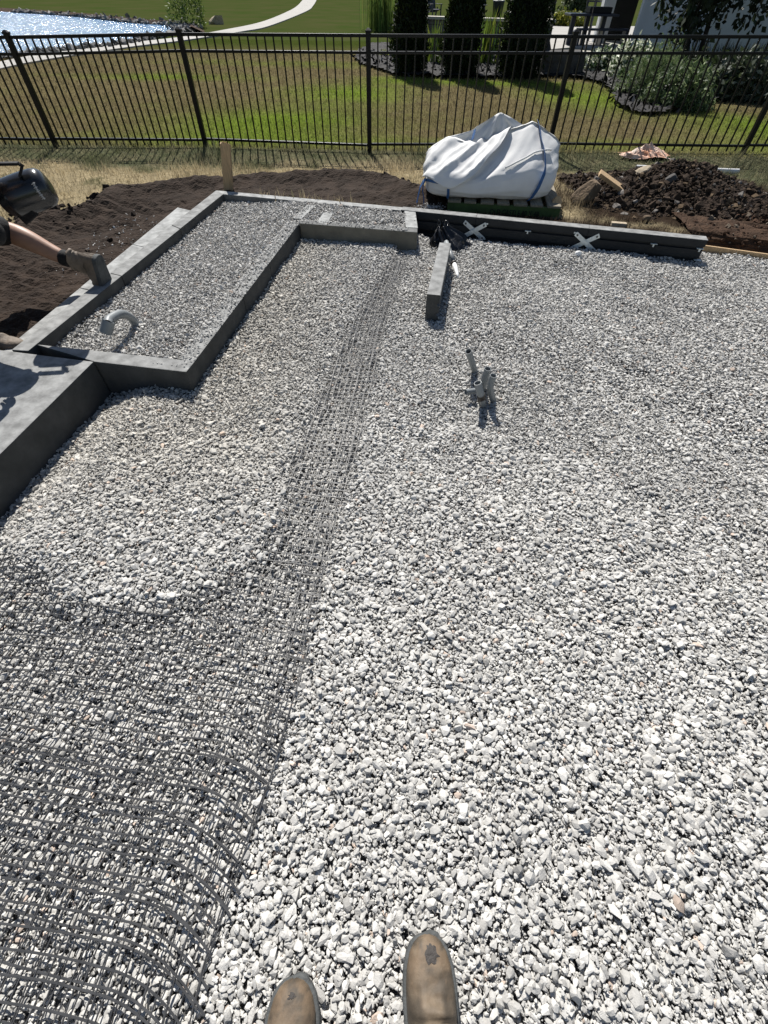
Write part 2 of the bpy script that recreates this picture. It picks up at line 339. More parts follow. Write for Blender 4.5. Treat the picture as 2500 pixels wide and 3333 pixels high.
# ------------------------------------------------------------------ gravel
gp_near = [proto(24, k, (1, .76, .50), .30) for k in range(14)]+[proto(18, 40+k, (1.15, .55, .34), .3) for k in range(8)]
gp_far = [proto(11, 80+k, (1, .76, .48), .2) for k in range(10)]+[proto(10, 120+k, (1.15, .5, .34), .2) for k in range(5)]
PLANTER = [CL_fi, (-1.70, 4.9), CL_ni, (-2.02, 2.33), IW_ni, IW_fi, (-.80, 4.37), (.16, 4.30), (.15, 4.66), (-.13, 4.80)]
def stone_cols(n, r, warm=0.0):
    t = np.clip(r.normal(.535, .070, n), .28, .70); dk = r.random(n) < .08; t = np.where(dk, t*.72, t)
    c = np.stack([t*1.025, t, t*.945], 1)
    od = r.random(n) < .012; c[od] *= np.array([1.05, .88, .78]); return c
def gravel_layer(r):
    Vs, Fs, Cs = [], [], []; off = 0
    def add(protos, P, S, tilt, C):
        nonlocal off
        k = inview(P); P, S, C = P[k], S[k], C[k]
        v, f, c = scatter(protos, P, S, rotmats(len(P), tilt, r), C, r); Vs.append(v); Fs.append(f+off); Cs.append(c); off += len(v)
    def size(n): return np.clip(r.lognormal(math.log(.0092), .40, n), .0042, .024)
    # open court
    for lay, (d, dz, sc) in enumerate([(.0145, -.012, 1.0), (.0148, -.004, 1.0), (.0165, .002, 1.0)]):
        x, y = jgrid(-2.3, 4.9, -.75, 4.75, d, r, .55)
        out = inpoly(x, y, PLANTER+[]) | inpoly(x, y, [(-3, 6), (-3, -1), (-1.98, -1), (-1.706, 1.398), (-1.616, 2.148), (-1.079, 2.063), (-.786, 4.356), (.245, 4.185), (.24, 4.6), (2.70, 4.11), (2.78, 4.34), (3.3, 4.14), (4.9, 3.52), (4.9, 6)])
        x, y = x[~out], y[~out]; s = size(len(x))*sc
        if lay == 0: k = np.hypot(x, y) < 2.6; x, y, s = x[k], y[k], s[k]
        re = (dpoly(x, y, [tuple(p) for p in REDGE]) < .012) & (r.random(len(x)) < .4)
        strip = (oversd(x, y) < 0) & inpoly(x, y, [tuple(p) for p in REDGE]+[(-4, -2), (-4, 6), (.05, 6)])
        stray = strip & (r.random(len(x)) < .10*np.exp(oversd(x, y)/.12)+.006)
        z = gz(x, y)+dz+r.random(len(x))*.009+np.where(stray, .022, 0)-np.where(strip, .011, 0)
        if lay == 2:
            hi = (r.random(len(x)) < .06) & ~strip; z = z+hi*.008; s = np.where(strip, np.minimum(s, .0125), s)
        warm = .6*sstep((-x-.1)/.8)*sstep((y-.9)/.8)
        C = stone_cols(len(x), r)*(.88+.24*fbm(x*2.2, y*2.2, 61))[:, None]*(1-.12*warm[:, None]*np.array([0, .35, 1.0]))
        nr = np.hypot(x, y) < 1.9
        P = np.stack([x, y, z], 1)
        add(gp_near, P[nr], s[nr], .24, C[nr]); add(gp_far, P[~nr], s[~nr], .28, C[~nr])
    x, y = jgrid(-2.2, 2.6, -.75, 2.5, .0105, r, .6)
    out = inpoly(x, y, PLANTER) | inpoly(x, y, [(-3, 6), (-3, -1), (-1.98, -1), (-1.706, 1.398), (-1.616, 2.148), (-1.079, 2.063), (-.786, 4.356), (0, 4.6), (0, 6)]) | (np.hypot(x, y) > 2.4) | (oversd(x, y) < 0) & inpoly(x, y, REDGE+[(-4, -2), (-4, 6), (.05, 6)])
    x, y = x[~out], y[~out]; add(gp_far, np.stack([x, y, gz(x, y)+.001+.005*r.random(len(x))], 1), np.clip(r.lognormal(math.log(.0044), .25, len(x)), .003, .007), .4, stone_cols(len(x), r)*.97)
    # planter bed behind the inner wall, level rising to the wall top
    for lay, (d, dz) in enumerate([(.0155, -.011), (.0155, 0.0)]):
        x, y = jgrid(-2.2, .3, 2.1, 5.4, d, r, .55); k = inpoly(x, y, PLANTER); x, y = x[k], y[k]
        t = np.clip((x-(-2.03+(y-2.24)*.13))/.9, 0, 1)
        z = .075+.060*sstep(t)+.008*wav(x, y, 6, 3)+np.where(y > 4.45, .008, 0)+dz+r.random(len(x))*.010
        add(gp_far, np.stack([x, y, z], 1), size(len(x)), .45, stone_cols(len(x), r)*.97)
    # strays lying on the masonry and the soil
    x = []; y = []; z = []
    for _ in range(1700):
        t = r.random()**.75; a = lerp(IW_ni, IW_fi, t); b = lerp(IW_n, IW_f, t); q = lerp(a, b, r.random()**1.8*1.02)
        x.append(q[0]); y.append(q[1]); z.append(ZT+.006)
    for _ in range(220):
        t = r.random()**1.4*.95; q = lerp((-.79, 4.44), (.23, 4.27), t); x.append(q[0]); y.append(q[1]-.07*r.random()); z.append(ZT+.006)
    for _ in range(90):
        q = lerp((-.84, 4.5), (-.73, 4.85), r.random()); x.append(q[0]+r.normal()*.02); y.append(q[1]); z.append(ZT+.006)
    for _ in range(10):
        q = lerp((-1.3, 2.15), (-1.1, 2.11), r.random()); x.append(q[0]); y.append(q[1]); z.append(ZT+.004)
    n = len(x); add(gp_far, np.stack([x, y, z], 1), size(n)*.75, .3, stone_cols(n, r))
    n = 130; q = np.stack([r.normal(-2.35, .16, n), r.normal(4.2, .35, n), np.full(n, .075)], 1); add(gp_far, q, size(n)*.65, .3, stone_cols(n, r)*1.15)
    n = 420; q = np.stack([r.normal(.42, .07, n), r.normal(5.0, .05, n), .07+.05*r.random(n)], 1); add(gp_far, q, size(n)*.8, .4, stone_cols(n, r))
    return np.concatenate(Vs), np.concatenate(Fs), np.concatenate(Cs)
V, F, C = gravel_layer(rng)
tag(npmesh('gravel', V, F, 'gravel', col=C), 'loose pale grey crushed limestone covering the courtyard and filling the planter', 'gravel', kind='stuff')
X, Y, F = gridmesh(-2.3, 4.9, -.8, 4.75, .04); V = np.stack([X, Y, gz(X, Y)-.022], 1)
cx, cy = V[F][:, :, 0].mean(1), V[F][:, :, 1].mean(1)
V, F = compact(V, F, ~inpoly(cx, cy, [(-3, 6), (-3, -1), (-1.99, -1), (-1.74, 1.398), (-1.65, 2.148), (-1.13, 2.14), (-.85, 4.42), (.2, 4.25), (.22, 4.65), (2.70, 4.16), (2.80, 4.40), (3.3, 4.2), (4.9, 3.6), (4.9, 6)]))
tag(npmesh('gravel_base', V, F, 'bed', smooth=True), 'compacted stone bed under the loose gravel', 'ground', kind='structure')
b = MB(); b.poly(PLANTER, .045); tag(b.build('planter_base', 'bed'), 'stone fill at the bottom of the planter', 'ground', kind='structure')
b = MB(); b.poly([(-900, -60), (900, -60), (900, 1500), (-900, 1500)], -.22); tag(b.build('ground', 'field'), 'grassy ground under and around the whole site', 'ground', kind='structure')
# ------------------------------------------------------------------ lawn, soil, grass
COURT = [(-2.6, -5), (-2.35, 2.2), (-2.05, 4.85), (-1.85, 4.9), (-1.742, 5.251), (-.123, 4.894), (.81, 4.668), (1.77, 4.431), (2.70, 4.20), (2.80, 4.72), (3.4, 4.5), (4.6, 4.02), (12, 1.4), (12, -5)]
def lawn_col(x, y, r=None):
    """turf colour: straw by the works, green by the fence, scorched and green patches beyond it"""
    n1 = fbm(x*.9, y*.9, 3); n2 = fbm(x*3.1, y*3.1, 9); n3 = fbm(x*9, y*9, 21)
    straw = np.array([.40, .33, .205]); green = np.array([.115, .125, .070]); dirt = np.array([.050, .036, .026]); bright = np.array([.165, .225, .034]); brown = np.array([.185, .152, .078]); dk = np.array([.040, .062, .026])
    near = y < 7.75
    t = sstep((y-6.35+(n1-.5)*1.5+(n2-.5)*1.0+np.where(x > 1.6, (x-1.6)*.75, 0))/.75)
    t = t*np.clip(.55+1.1*(n3-.2), .2, 1); A = straw[None]*(1-t)[:, None]+green[None]*t[:, None]
    gm = (sstep((n2-.56)/.10)*.65)[:, None]*(x < 1.6)[:, None]; A = A*(1-gm)+np.array([.085, .095, .045])[None]*gm; A = A*(.72+.56*n3[:, None])
    dd = np.hypot((x-3.0)/1.22, (y-5.45)/.95); dm = np.maximum(sstep((1.25-dd+(n2-.5)*.8)/.3), sstep((4.98+(n2-.5)*.5-.245*(x-.8)+.12-y)/.12)*(x > .3))[:, None]; A = A*(1-dm)+dirt[None]*dm*(.7+.6*n3[:, None])

    def blob(px, py, rx, ry, ang=0):
        dx, dy = x-px, y-py; c, s = math.cos(ang), math.sin(ang)
        return np.exp(-(((dx*c+dy*s)/rx)**2+((-dx*s+dy*c)/ry)**2))
    g = blob(-1.9, 9.6, 1.8, 1.2, .1)+.9*blob(-.9, 12.6, 1.2, 1.4)+.75*blob(-5.5, 14.5, 2.0, .6)+.5*blob(-3.0, 17.5, 3, .8)+.85*blob(4.2, 12.6, 1.3, 1.7)+.5*blob(.3, 15.0, 1.2, .6)+.8*blob(2.0, 14.4, 2.2, .5)+.9*blob(6.2, 9.7, 1.3, 1.5)+.6*blob(-1.5, 8.2, 3.0, .5)+.4*blob(4.0, 8.3, 2.5, .4)
    g = np.clip(g*1.15-.02+(n1-.5)*.5+(n2-.5)*.35+(n3-.5)*.25, 0, 1)
    B = brown[None]*(1-g)[:, None]+bright[None]*g[:, None]
    far = sstep((y-18)/6)[:, None]; B = B*(1-far)+np.array([.060, .080, .018])[None]*far
    B = B*(.82+.36*n2[:, None])
    return np.where(near[:, None], A, B)
SOIL = [G(*p, .06)[:2] for p in [(-420, 980), (0, 800), (40, 725), (110, 705), (215, 690), (295, 674), (371, 630), (464, 628), (565, 616), (700, 600), (840, 588), (937, 592), (1035, 580), (1130, 578), (1224, 583), (1310, 602), (1369, 628), (1450, 650)]]
SOIL = [tuple(p) for p in SOIL]+[(.9, 4.72), (-.1, 4.97), (-1.7, 5.30), (-1.92, 4.6), (-2.32, 2.2), (-2.5, -.4), (-6, -.4)]
EDGE = SOIL[:18]
X, Y, F = gridmesh(-17, 19, 1.0, 25, .11)
Z = zl(X, Y)+(fbm(X*5, Y*5, 5)-.5)*.022-.004
V = np.stack([X, Y, Z], 1); cx, cy = V[F][:, :, 0].mean(1), V[F][:, :, 1].mean(1)
C = lawn_col(X, Y)*.9
sol = inpoly(cx, cy, SOIL) & (dpoly(cx, cy, EDGE) > .10)
V, F, C = compact(V, F, ~inpoly(cx, cy, COURT) & ~sol, C)
tag(npmesh('lawn', V, F, 'lawn', col=C, smooth=True), 'patchy mown lawn on both sides of the black fence', 'lawn', kind='structure')
b = MB()
for q in ([(-900, 24.9), (900, 24.9), (900, 1400), (-900, 1400)], [(-900, -60), (-16.9, -60), (-16.9, 24.9), (-900, 24.9)], [(18.9, -60), (900, -60), (900, 24.9), (18.9, 24.9)]): b.poly(q, -.012)
tag(b.build('meadow', 'field'), 'open grass beyond the pond and the path', 'grass field', kind='structure')
# dark soil: dug strip behind and left of the walls
X, Y, F = gridmesh(-6, 1.0, -.5, 7.0, .032)
d = dpoly(X, Y, EDGE); ins = inpoly(X, Y, SOIL)
rid = np.exp(-((d-.16)/.13)**2)*(.03+.085*fbm(X*2.3, Y*2.3, 31))*np.where(Y > 3.0, 1, .4)
Z = .06+.05*sstep((Y-4.6)/.8)+rid+.035*(fbm(X*6, Y*6, 8)-.5)+.011*np.sin((X*.35+Y*.95)*52+6*fbm(X*2, Y*2, 4))*(fbm(X*1.5, Y*1.5, 77) > .42)*np.where(X < -1.9, 1, .3)+.022*(vnoise(X*26, Y*26, 6)-.5)
Z = np.where(ins, Z*sstep(d/.05+.25)+.0, -.03)
V = np.stack([X, Y, Z], 1); keep = ins[F].all(1); V, F = compact(V, F, keep)
tag(npmesh('soil', V, F, 'soil'), 'raked dark brown soil dug over beside the walls', 'soil', kind='structure')
# clods along the soil's edge
cp = [proto(16, 300+k, (1, .85, .75), .35) for k in range(10)]
P = []; 
for _ in range(1500):
    t = rng.random()*(len(EDGE)-2)+.5; i = int(t); q = lerp(EDGE[i], EDGE[i+1], t-i); w = abs(rng.normal())*.16
    dirn = Vector((0.25, -1)).normalized(); P.append((q[0]+dirn.x*w+rng.normal()*.03, q[1]+dirn.y*w, .06+.09*math.exp(-((w-.16)/.12)**2)*rng.random()))
for _ in range(320): P.append((rng.uniform(-5, .9), rng.uniform(1.5, 6.2), .06))
P = np.array(P); k = inpoly(P[:, 0], P[:, 1], SOIL); P = P[k]
S = np.clip(rng.lognormal(math.log(.017), .55, len(P)), .006, .07); t = rng.random((len(P), 1))*.5+.6
V, F, C = scatter(cp, P, S, rotmats(len(P), .6, rng), t*np.array([[.044, .031, .023]]), rng)
tag(npmesh('soil_clods', V, F, 'clod', col=C), 'crumbs and clods of dark soil along the dug edge', 'soil', kind='stuff')
# grass blades
def blades(x, y, z, h, w, C, r, lean=.5):
    n = len(x); a = r.random(n)*2*np.pi; la = r.random(n)*2*np.pi; L = np.abs(r.normal(size=n))*lean
    bx, by = np.cos(a)*w*.5, np.sin(a)*w*.5; dx, dy = np.cos(la)*np.sin(L)*h, np.sin(la)*np.sin(L)*h; hz = np.cos(L)*h
    V = np.stack([np.stack([x-bx, y-by, z], 1), np.stack([x+bx, y+by, z], 1), np.stack([x+dx*.42+bx*.7, y+dy*.42+by*.7, z+hz*.58], 1), np.stack([x+dx*.42-bx*.7, y+dy*.42-by*.7, z+hz*.58], 1), np.stack([x+dx, y+dy, z+hz], 1)], 1)
    o = (np.arange(n)*5)[:, None]; F = np.concatenate([o+np.array([[0, 1, 2]]), o+np.array([[0, 2, 3]]), o+np.array([[3, 2, 4]])])
    return V.reshape(-1, 3), F, np.repeat(C, 5, 0)
def turf(x0, x1, y0, y1, n, hfun, w, lean, dark=1.0):
    x = rng.uniform(x0, x1, n); y = rng.uniform(y0, y1, n)
    dd = np.hypot((x-3.0)/1.08, (y-5.45)/.85); sk = (dd > 1+.3*(fbm(x*3, y*3, 9)-.5)) | (rng.random(n) < .05)
    k = sk & ~inpoly(x, y, COURT) & ~inpoly(x, y, SOIL) & inview(np.stack([x, y, zl(x, y)], 1), 250); x, y = x[k], y[k]
    C = lawn_col(x, y)*(.72+.6*rng.random((len(x), 1)))*dark; h = hfun(x, y)*(.6+.8*rng.random(len(x)))
    return blades(x, y, zl(x, y)-.006, h, w*(.7+.6*rng.random(len(x))), C, rng, lean)
RUB = (2.92, 5.82)
def hnear(x, y): return .030+.035*fbm(x*2, y*2, 44)+.05*sstep((fbm(x*1.7, y*1.7, 45)-.52)/.1)+.03*np.exp(-((y-7.7)/.25)**2)
T = [turf(-6.5, 6.2, 2.2, 7.8, 90000, hnear, .0065, .75), turf(-9, 10, 7.75, 11.5, 60000, lambda x, y: .032+.02*fbm(x, y, 4), .009, .8), turf(-11, 12, 11.5, 20, 60000, lambda x, y: .035+.02*fbm(x, y, 4), .014, .85)]
off = 0; Vs, Fs, Cs = [], [], []
for v, f, c in T: Vs.append(v); Fs.append(f+off); Cs.append(c); off += len(v)
tag(npmesh('grass', np.concatenate(Vs), np.concatenate(Fs), 'blade', col=np.concatenate(Cs)), 'short grass, straw coloured by the soil and green by the fence', 'grass', kind='stuff')
# cut bank where the lawn ends right of the rear wall
X, Y, F = gridmesh(0, 1, 0, 1, .02); u, v = X, Y
px = 2.70+u*3.2; py = 4.44-u*3.2*.385; px = px+.02*fbm(u*20, v*6, 3); 
face = np.clip(v*1.6, 0, 1); back = np.clip((v-.55)/.45, 0, 1)
Z = -.03+.150*face+.03*(fbm(u*30, v*8, 4)-.5)+.012*(vnoise(u*90, v*22, 5)-.5); YY = py+.09*face+.42*back+.05*(fbm(u*22, v*9, 8)-.5)+.02*(vnoise(u*80, v*20, 15)-.5)
tag(npmesh('cut_bank', np.stack([px, YY, Z], 1), F, 'bank'), 'raw brown cut edge of earth at the end of the dark wall', 'earth bank', kind='structure')
# ------------------------------------------------------------------ masonry blocks
g1, g2, g3 = 'coping blocks along the raised bed', 'stepped blocks outside the coping', 'inner wall blocks'
def strip_blocks(name, A0, A1, B0, B1, ts, zt, zb, m, labels, group):
    """row of blocks between edge A (A0..A1) and edge B (B0..B1)"""
    for (t0, t1), lab in zip(zip(ts, ts[1:]), labels):
        wall_block(name, [lerp(A0, A1, t0), lerp(A0, A1, t1), lerp(B0, B1, t1), lerp(B0, B1, t0)], zt+random.uniform(-.001, .001), zb, m, lab, 'block', group)
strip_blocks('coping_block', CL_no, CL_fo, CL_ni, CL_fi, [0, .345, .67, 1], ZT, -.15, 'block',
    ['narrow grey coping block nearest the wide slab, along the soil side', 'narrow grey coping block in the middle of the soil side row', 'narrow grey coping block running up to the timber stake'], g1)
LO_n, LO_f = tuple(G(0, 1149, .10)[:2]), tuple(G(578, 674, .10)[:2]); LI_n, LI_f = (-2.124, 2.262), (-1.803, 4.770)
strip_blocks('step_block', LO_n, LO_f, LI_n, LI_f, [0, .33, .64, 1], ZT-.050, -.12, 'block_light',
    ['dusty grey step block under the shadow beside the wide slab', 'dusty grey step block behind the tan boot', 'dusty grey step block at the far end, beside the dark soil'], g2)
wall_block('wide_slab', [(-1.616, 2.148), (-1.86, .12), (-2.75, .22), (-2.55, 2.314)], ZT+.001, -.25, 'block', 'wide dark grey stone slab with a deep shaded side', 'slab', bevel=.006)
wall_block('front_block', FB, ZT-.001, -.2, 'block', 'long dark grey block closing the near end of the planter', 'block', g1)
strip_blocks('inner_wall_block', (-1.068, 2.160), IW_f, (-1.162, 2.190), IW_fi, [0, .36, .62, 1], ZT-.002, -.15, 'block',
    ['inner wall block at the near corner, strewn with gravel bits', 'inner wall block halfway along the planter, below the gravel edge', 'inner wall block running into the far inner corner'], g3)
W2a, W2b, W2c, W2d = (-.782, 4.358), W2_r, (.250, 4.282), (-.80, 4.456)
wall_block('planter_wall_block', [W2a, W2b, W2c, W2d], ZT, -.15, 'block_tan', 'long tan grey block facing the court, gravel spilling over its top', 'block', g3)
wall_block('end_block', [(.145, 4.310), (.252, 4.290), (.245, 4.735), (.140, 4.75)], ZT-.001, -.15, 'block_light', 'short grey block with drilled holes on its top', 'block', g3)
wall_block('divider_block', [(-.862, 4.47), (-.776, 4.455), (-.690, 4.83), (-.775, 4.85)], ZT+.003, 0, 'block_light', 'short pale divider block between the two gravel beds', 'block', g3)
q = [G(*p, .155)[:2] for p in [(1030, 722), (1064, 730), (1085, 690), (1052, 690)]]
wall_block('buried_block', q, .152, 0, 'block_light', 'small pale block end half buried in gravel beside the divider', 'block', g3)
def along(A, B, t): return (A[0]+(B[0]-A[0])*t, A[1]+(B[1]-A[1])*t)
nrm = Vector((.22, -.975)).normalized()
RB = [BK[0], lerp(BK[0], BK[1], .38), lerp(BK[0], BK[1], .78), lerp(BK[1], BK[2], .27)]
labs = ['pale rear coping block behind the timber stake', 'pale rear coping block between the stake and the divider', 'pale rear coping block behind the smaller gravel bed']
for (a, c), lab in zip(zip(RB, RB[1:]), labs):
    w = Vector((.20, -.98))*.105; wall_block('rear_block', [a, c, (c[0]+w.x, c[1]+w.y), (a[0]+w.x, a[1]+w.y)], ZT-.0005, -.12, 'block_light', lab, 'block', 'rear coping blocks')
# holes on the end block (dark discs, shade of the holes put into colour)
# rear wall panels with grooves
def panel(a, c, label):
    a, c = Vector((*a, 0)), Vector((*c, 0)); x = (c-a).normalized(); n = Vector((x.y, -x.x, 0)); a = a+x*.0015; c = c-x*.0015
    prof = [(0, .15), (.092, .15), (.096, .146), (.096, .098), (.070, .094), (.070, .078), (.092, .074), (.092, .012), (.066, .008), (.066, -.012), (.090, -.016), (.090, -.12), (0, -.12)]
    b = MB(); A = [b.bm.verts.new(a+n*p+Vector((0, 0, z))) for p, z in prof]; B = [b.bm.verts.new(c+n*p+Vector((0, 0, z))) for p, z in prof]
    k = len(prof); b.bm.faces.new(A); b.bm.faces.new(B[::-1])
    for i in range(k): b.bm.faces.new((A[i], B[i], B[(i+1) % k], A[(i+1) % k]))
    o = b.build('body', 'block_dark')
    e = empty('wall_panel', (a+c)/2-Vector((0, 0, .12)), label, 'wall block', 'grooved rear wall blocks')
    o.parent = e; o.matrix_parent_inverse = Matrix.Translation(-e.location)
    t = MB(); t.poly([a, c, c+n*.094, a+n*.094], .150, .1535); t.build('top_face', 'block_top', e)  # thin top skin, its sunlit tone put into the colour
    return e
RW = [RB[3], BK[2], BK[3], BK[4]]
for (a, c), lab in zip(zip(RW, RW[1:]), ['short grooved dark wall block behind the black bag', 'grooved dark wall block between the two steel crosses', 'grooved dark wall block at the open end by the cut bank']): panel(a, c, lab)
# steel X connectors and clips on the grooved wall
wx = Vector((RW[3][0]-RW[1][0], RW[3][1]-RW[1][1], 0)).normalized(); wn_ = Vector((wx.y, -wx.x, 0))
def cross(p, label, flip):
    c = Vector((p[0], p[1], .048))+wn_*.106
    e = empty('cross_bracket', c, label, 'bracket', 'galvanised cross brackets on the rear wall')
    for s in (1, -1):
        d = (wx*.10+Vector((0, 0, s*.062))).normalized(); o = c+wn_*(.0045*s*flip)
        b = MB(); b.bar(o-d*.118, o+d*.118, .036, .005, up=wn_, bevel=.001)
        b.build('bar', 'zinc', e)
        for q in (-1, 1):
            b = MB(); pp = o+d*(.098*q); b.tube([pp-wn_*.02, pp+wn_*.007], .0085, 8); b.build('bolt', 'bolt', e)
            b = MB(); b.box(pp+d*(.022*q)-wn_*.012, (.03, .006, .012), Matrix((wx, wn_, Vector((0, 0, 1)))).transposed()); b.build('tab', 'zinc', e)
    b = MB(); b.tube([c-wn_*.012, c+wn_*.012], .016, 10); b.build('boss', 'zinc', e)
cross(RW[1], 'galvanised steel cross at the joint near the black bag', 1)
cross(RW[2], 'galvanised steel cross at the joint nearer the open end', -1)
for (px, py, z), lab in zip([(1720, 739, .088), (2120, 776, .088), (2266, 790, .088), (2256, 826, 0.0)], ['small steel clip midway between the two crosses', 'small steel clip in the upper groove, halfway to the open end', 'small steel clip at the open end, upper groove', 'small steel clip at the open end, lower groove']):
    p = G(px, py, z); t = (p.x-RW[1][0])/(RW[3][0]-RW[1][0]); q = Vector((*lerp(RW[1], RW[3], t), z))+wn_*.082
    e = empty('clip', q, lab, 'clip', 'small steel clips in the wall grooves')
    b = MB(); b.box(q+wn_*.012, (.055, .030, .004), Matrix((wx, wn_, Vector((0, 0, 1)))).transposed(), .001); b.build('plate', 'zinc', e)
    b = MB(); b.box(q+wn_*.018-Vector((0, 0, .012)), (.012, .004, .022), Matrix((wx, wn_, Vector((0, 0, 1)))).transposed()); b.build('tongue', 'zinc', e)
# loose block in the court, grooved on its right side
LB = [(.262, 2.975), (.352, 2.970), (.500, 3.885), (.414, 3.890)]
a, c = Vector((*LB[1], 0)), Vector((*LB[2], 0)); x = (c-a).normalized(); n = Vector((x.y, -x.x, 0)); w = -.091
prof = [(w, .173), (-.004, .173), (0, .169), (0, .118), (-.016, .114), (-.016, .100), (0, .096), (0, .052), (-.016, .048), (-.016, .034), (0, .030), (0, -.03), (w, -.03)]
b = MB(); A = [b.bm.verts.new(a+n*p+Vector((0, 0, z))) for p, z in prof]; B = [b.bm.verts.new(c+n*p+Vector((0, 0, z))) for p, z in prof]; k = len(prof)
b.bm.faces.new(A); b.bm.faces.new(B[::-1])
for i in range(k): b.bm.faces.new((A[i], B[i], B[(i+1) % k], A[(i+1) % k]))
bmesh.ops.recalc_face_normals(b.bm, faces=b.bm.faces)
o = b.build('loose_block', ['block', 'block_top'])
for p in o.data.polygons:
    if p.normal.z > .6: p.material_index = 1  # paler top, sunlight painted into its material
tag(o, 'long loose grey block standing alone on the gravel', 'block')
# drilled holes and bits on the end block
for px, py in [(1353, 709), (1351, 717), (1347, 741)]:
    pass
# form board at the right edge
b = MB(); p0, p1 = G(2287, 812, .0), G(2530, 846, .0); b.bar(p0, p1+(p1-p0)*.5, .02, .07, bevel=.002)
tag(b.build('form_board', 'wood'), 'thin timber form board along the foot of the cut bank', 'board')
# ------------------------------------------------------------------ geogrid
def sheet(du, dv, wid, u0, v0, y0, y1, rot, dz, frm, wob, seed, name, label):
    Vs, Fs = [], []; off = 0
    def S(u, v):
        bend = np.clip(.22-u, 0, .26)**2*1.5*sstep((.80-v)/.8)-.12*np.minimum(u, .9)*sstep((2.6-v)/1.6)
        y = v-bend+.006*wav(u*1.5, v, 4.0, seed)+rot*(u-.3); x = rcurve(v)-u+.006*wav(u, v*1.2, 5.0, seed+3)*sstep((3.2-v)/2.0)-rot*(v-.3)*.4
        z = gz(x, y)+dz+.007*sstep((y-1.6)/1.2)+wob*wav(x*1.3, y, 7.5, seed)+wob*.8*wav(x, y*1.2, 17, seed+1)
        return x, y, z
    def vis(x, y): return (oversd(x, y) < .06) & (x > -2.0)
    def ribbon(x, y, z, wd, th):
        nonlocal off
        P = np.stack([x, y, z], 1); T = np.gradient(P, axis=0); T /= np.linalg.norm(T, axis=1)[:, None]+1e-9
        N = np.cross(T, [0, 0, 1.0]); N /= np.linalg.norm(N, axis=1)[:, None]+1e-9; Zv = np.array([0, 0, th])
        ring = np.stack([P-N*wd*.5-Zv*.5, P-N*wd*.32+Zv*.5, P+N*wd*.32+Zv*.5, P+N*wd*.5-Zv*.5], 1); m = len(P); ok = vis(x, y) & frm(x, y)
        i = np.arange(m-1); i = i[ok[:-1] & ok[1:]]
        for k in range(4):
            k2 = (k+1) % 4; Fs.append(np.stack([i*4+k, i*4+4+k, i*4+4+k2, i*4+k2], 1)+off)
        Vs.append(ring.reshape(-1, 3)); off += m*4
    vv = np.arange(y0, y1, .016)
    for u in np.arange(u0, wid, du): ribbon(*S(np.full(len(vv), u), vv), .0038, .0022)
    uu = np.arange(-.028, wid, .012)
    for v in np.arange(y0+v0, y1, dv):
        e = rng.uniform(-.026, .006); k = uu > e; ribbon(*S(uu[k], np.full(k.sum(), v)), .0052, .0018)
    V = np.concatenate(Vs); F = np.concatenate(Fs); V, F = compact(V, F, np.ones(len(F), bool))
    return tag(npmesh(name, V, F, 'grid'), label, 'geogrid')
sheet(.0290, .041, 2.1, .004, 0, -.75, 4.02, 0, .0170, lambda x, y: x > -9, .0016, .3, 'geogrid', 'black plastic geogrid strip running from the bare corner to the far wall')
sheet(.055, .082, 2.0, .012, .012, -.75, 3.9, .03, .0165, lambda x, y: (y < .28) | (x > rcurve(y)-.09), .002, 5.1, 'geogrid', 'second black geogrid layer lying skewed over the bare corner')
# ------------------------------------------------------------------ conduits
def pipe_mesh(b, pts, r, wall=.003, n=16, open_end=True):
    pts = [Vector(p) for p in pts]
    b.tube(pts, r, n, cap=False)
    if open_end:                                            # rim and bore at the last point
        t = (pts[-1]-pts[-2]).normalized(); ri = r-wall; inn = [pts[-1], pts[-1]-t*.03, pts[-1]-t*.07]
        b.tube(inn, ri, n, cap=False)
        x = t.orthogonal().normalized(); y = t.cross(x); N = n
        A = [b.bm.verts.new(pts[-1]+(x*math.cos(2*math.pi*k/N)+y*math.sin(2*math.pi*k/N))*r) for k in range(N)]
        B = [b.bm.verts.new(pts[-1]+(x*math.cos(2*math.pi*k/N)+y*math.sin(2*math.pi*k/N))*ri) for k in range(N)]
        for k in range(N): b.bm.faces.new((A[k], A[(k+1) % N], B[(k+1) % N], B[k]))
        p = pts[-1]-t*.07; b.bm.faces.new([b.bm.verts.new(p+(x*math.cos(2*math.pi*k/N)+y*math.sin(2*math.pi*k/N))*ri) for k in range(N)])
def bez(pts, n=14):
    """smooth curve through points"""
    P = [Vector(p) for p in pts]; P = [P[0]*2-P[1]]+P+[P[-1]*2-P[-2]]; out = []
    for i in range(1, len(P)-2):
        for k in range(n):
            t = k/n; a, b_, c, d = P[i-1], P[i], P[i+1], P[i+2]
            out.append(.5*((2*b_)+(c-a)*t+(2*a-5*b_+4*c-d)*t*t+(3*b_-a-3*c+d)*t**3))
    return out+[P[-2]]
gC = 'grey conduit stubs standing together in the gravel'
def conduit(label, base_px, mids, top_px, r, lean=0.0, zb=-.04):
    B = G(*base_px, zb); Y0 = G(*base_px, 0).y; pts = [B]
    for i, q in enumerate(mids+[top_px]): pts.append(GY(*q, Y0+lean*(i+1)/len(mids+[top_px])))
    b = MB(); pipe_mesh(b, bez(pts, 8) if len(pts) > 2 else [pts[0], lerp3(pts[0], pts[1], .5), pts[1]], r)
    e = empty('conduit', (B.x, B.y, 0), label, 'conduit', gC); b.build('pipe', 'pvc', e)
    return e, pts
def lerp3(a, b, t): return a+(b-a)*t
conduit('tall straight grey conduit stub set back from the three others', (1550, 1222), [], (1525, 1143), .0185, -.03)
e, p = conduit('grey conduit stub with a dark tape smear, middle of the cluster', (1572, 1268), [(1576, 1240)], (1588, 1200), .0195, -.02)
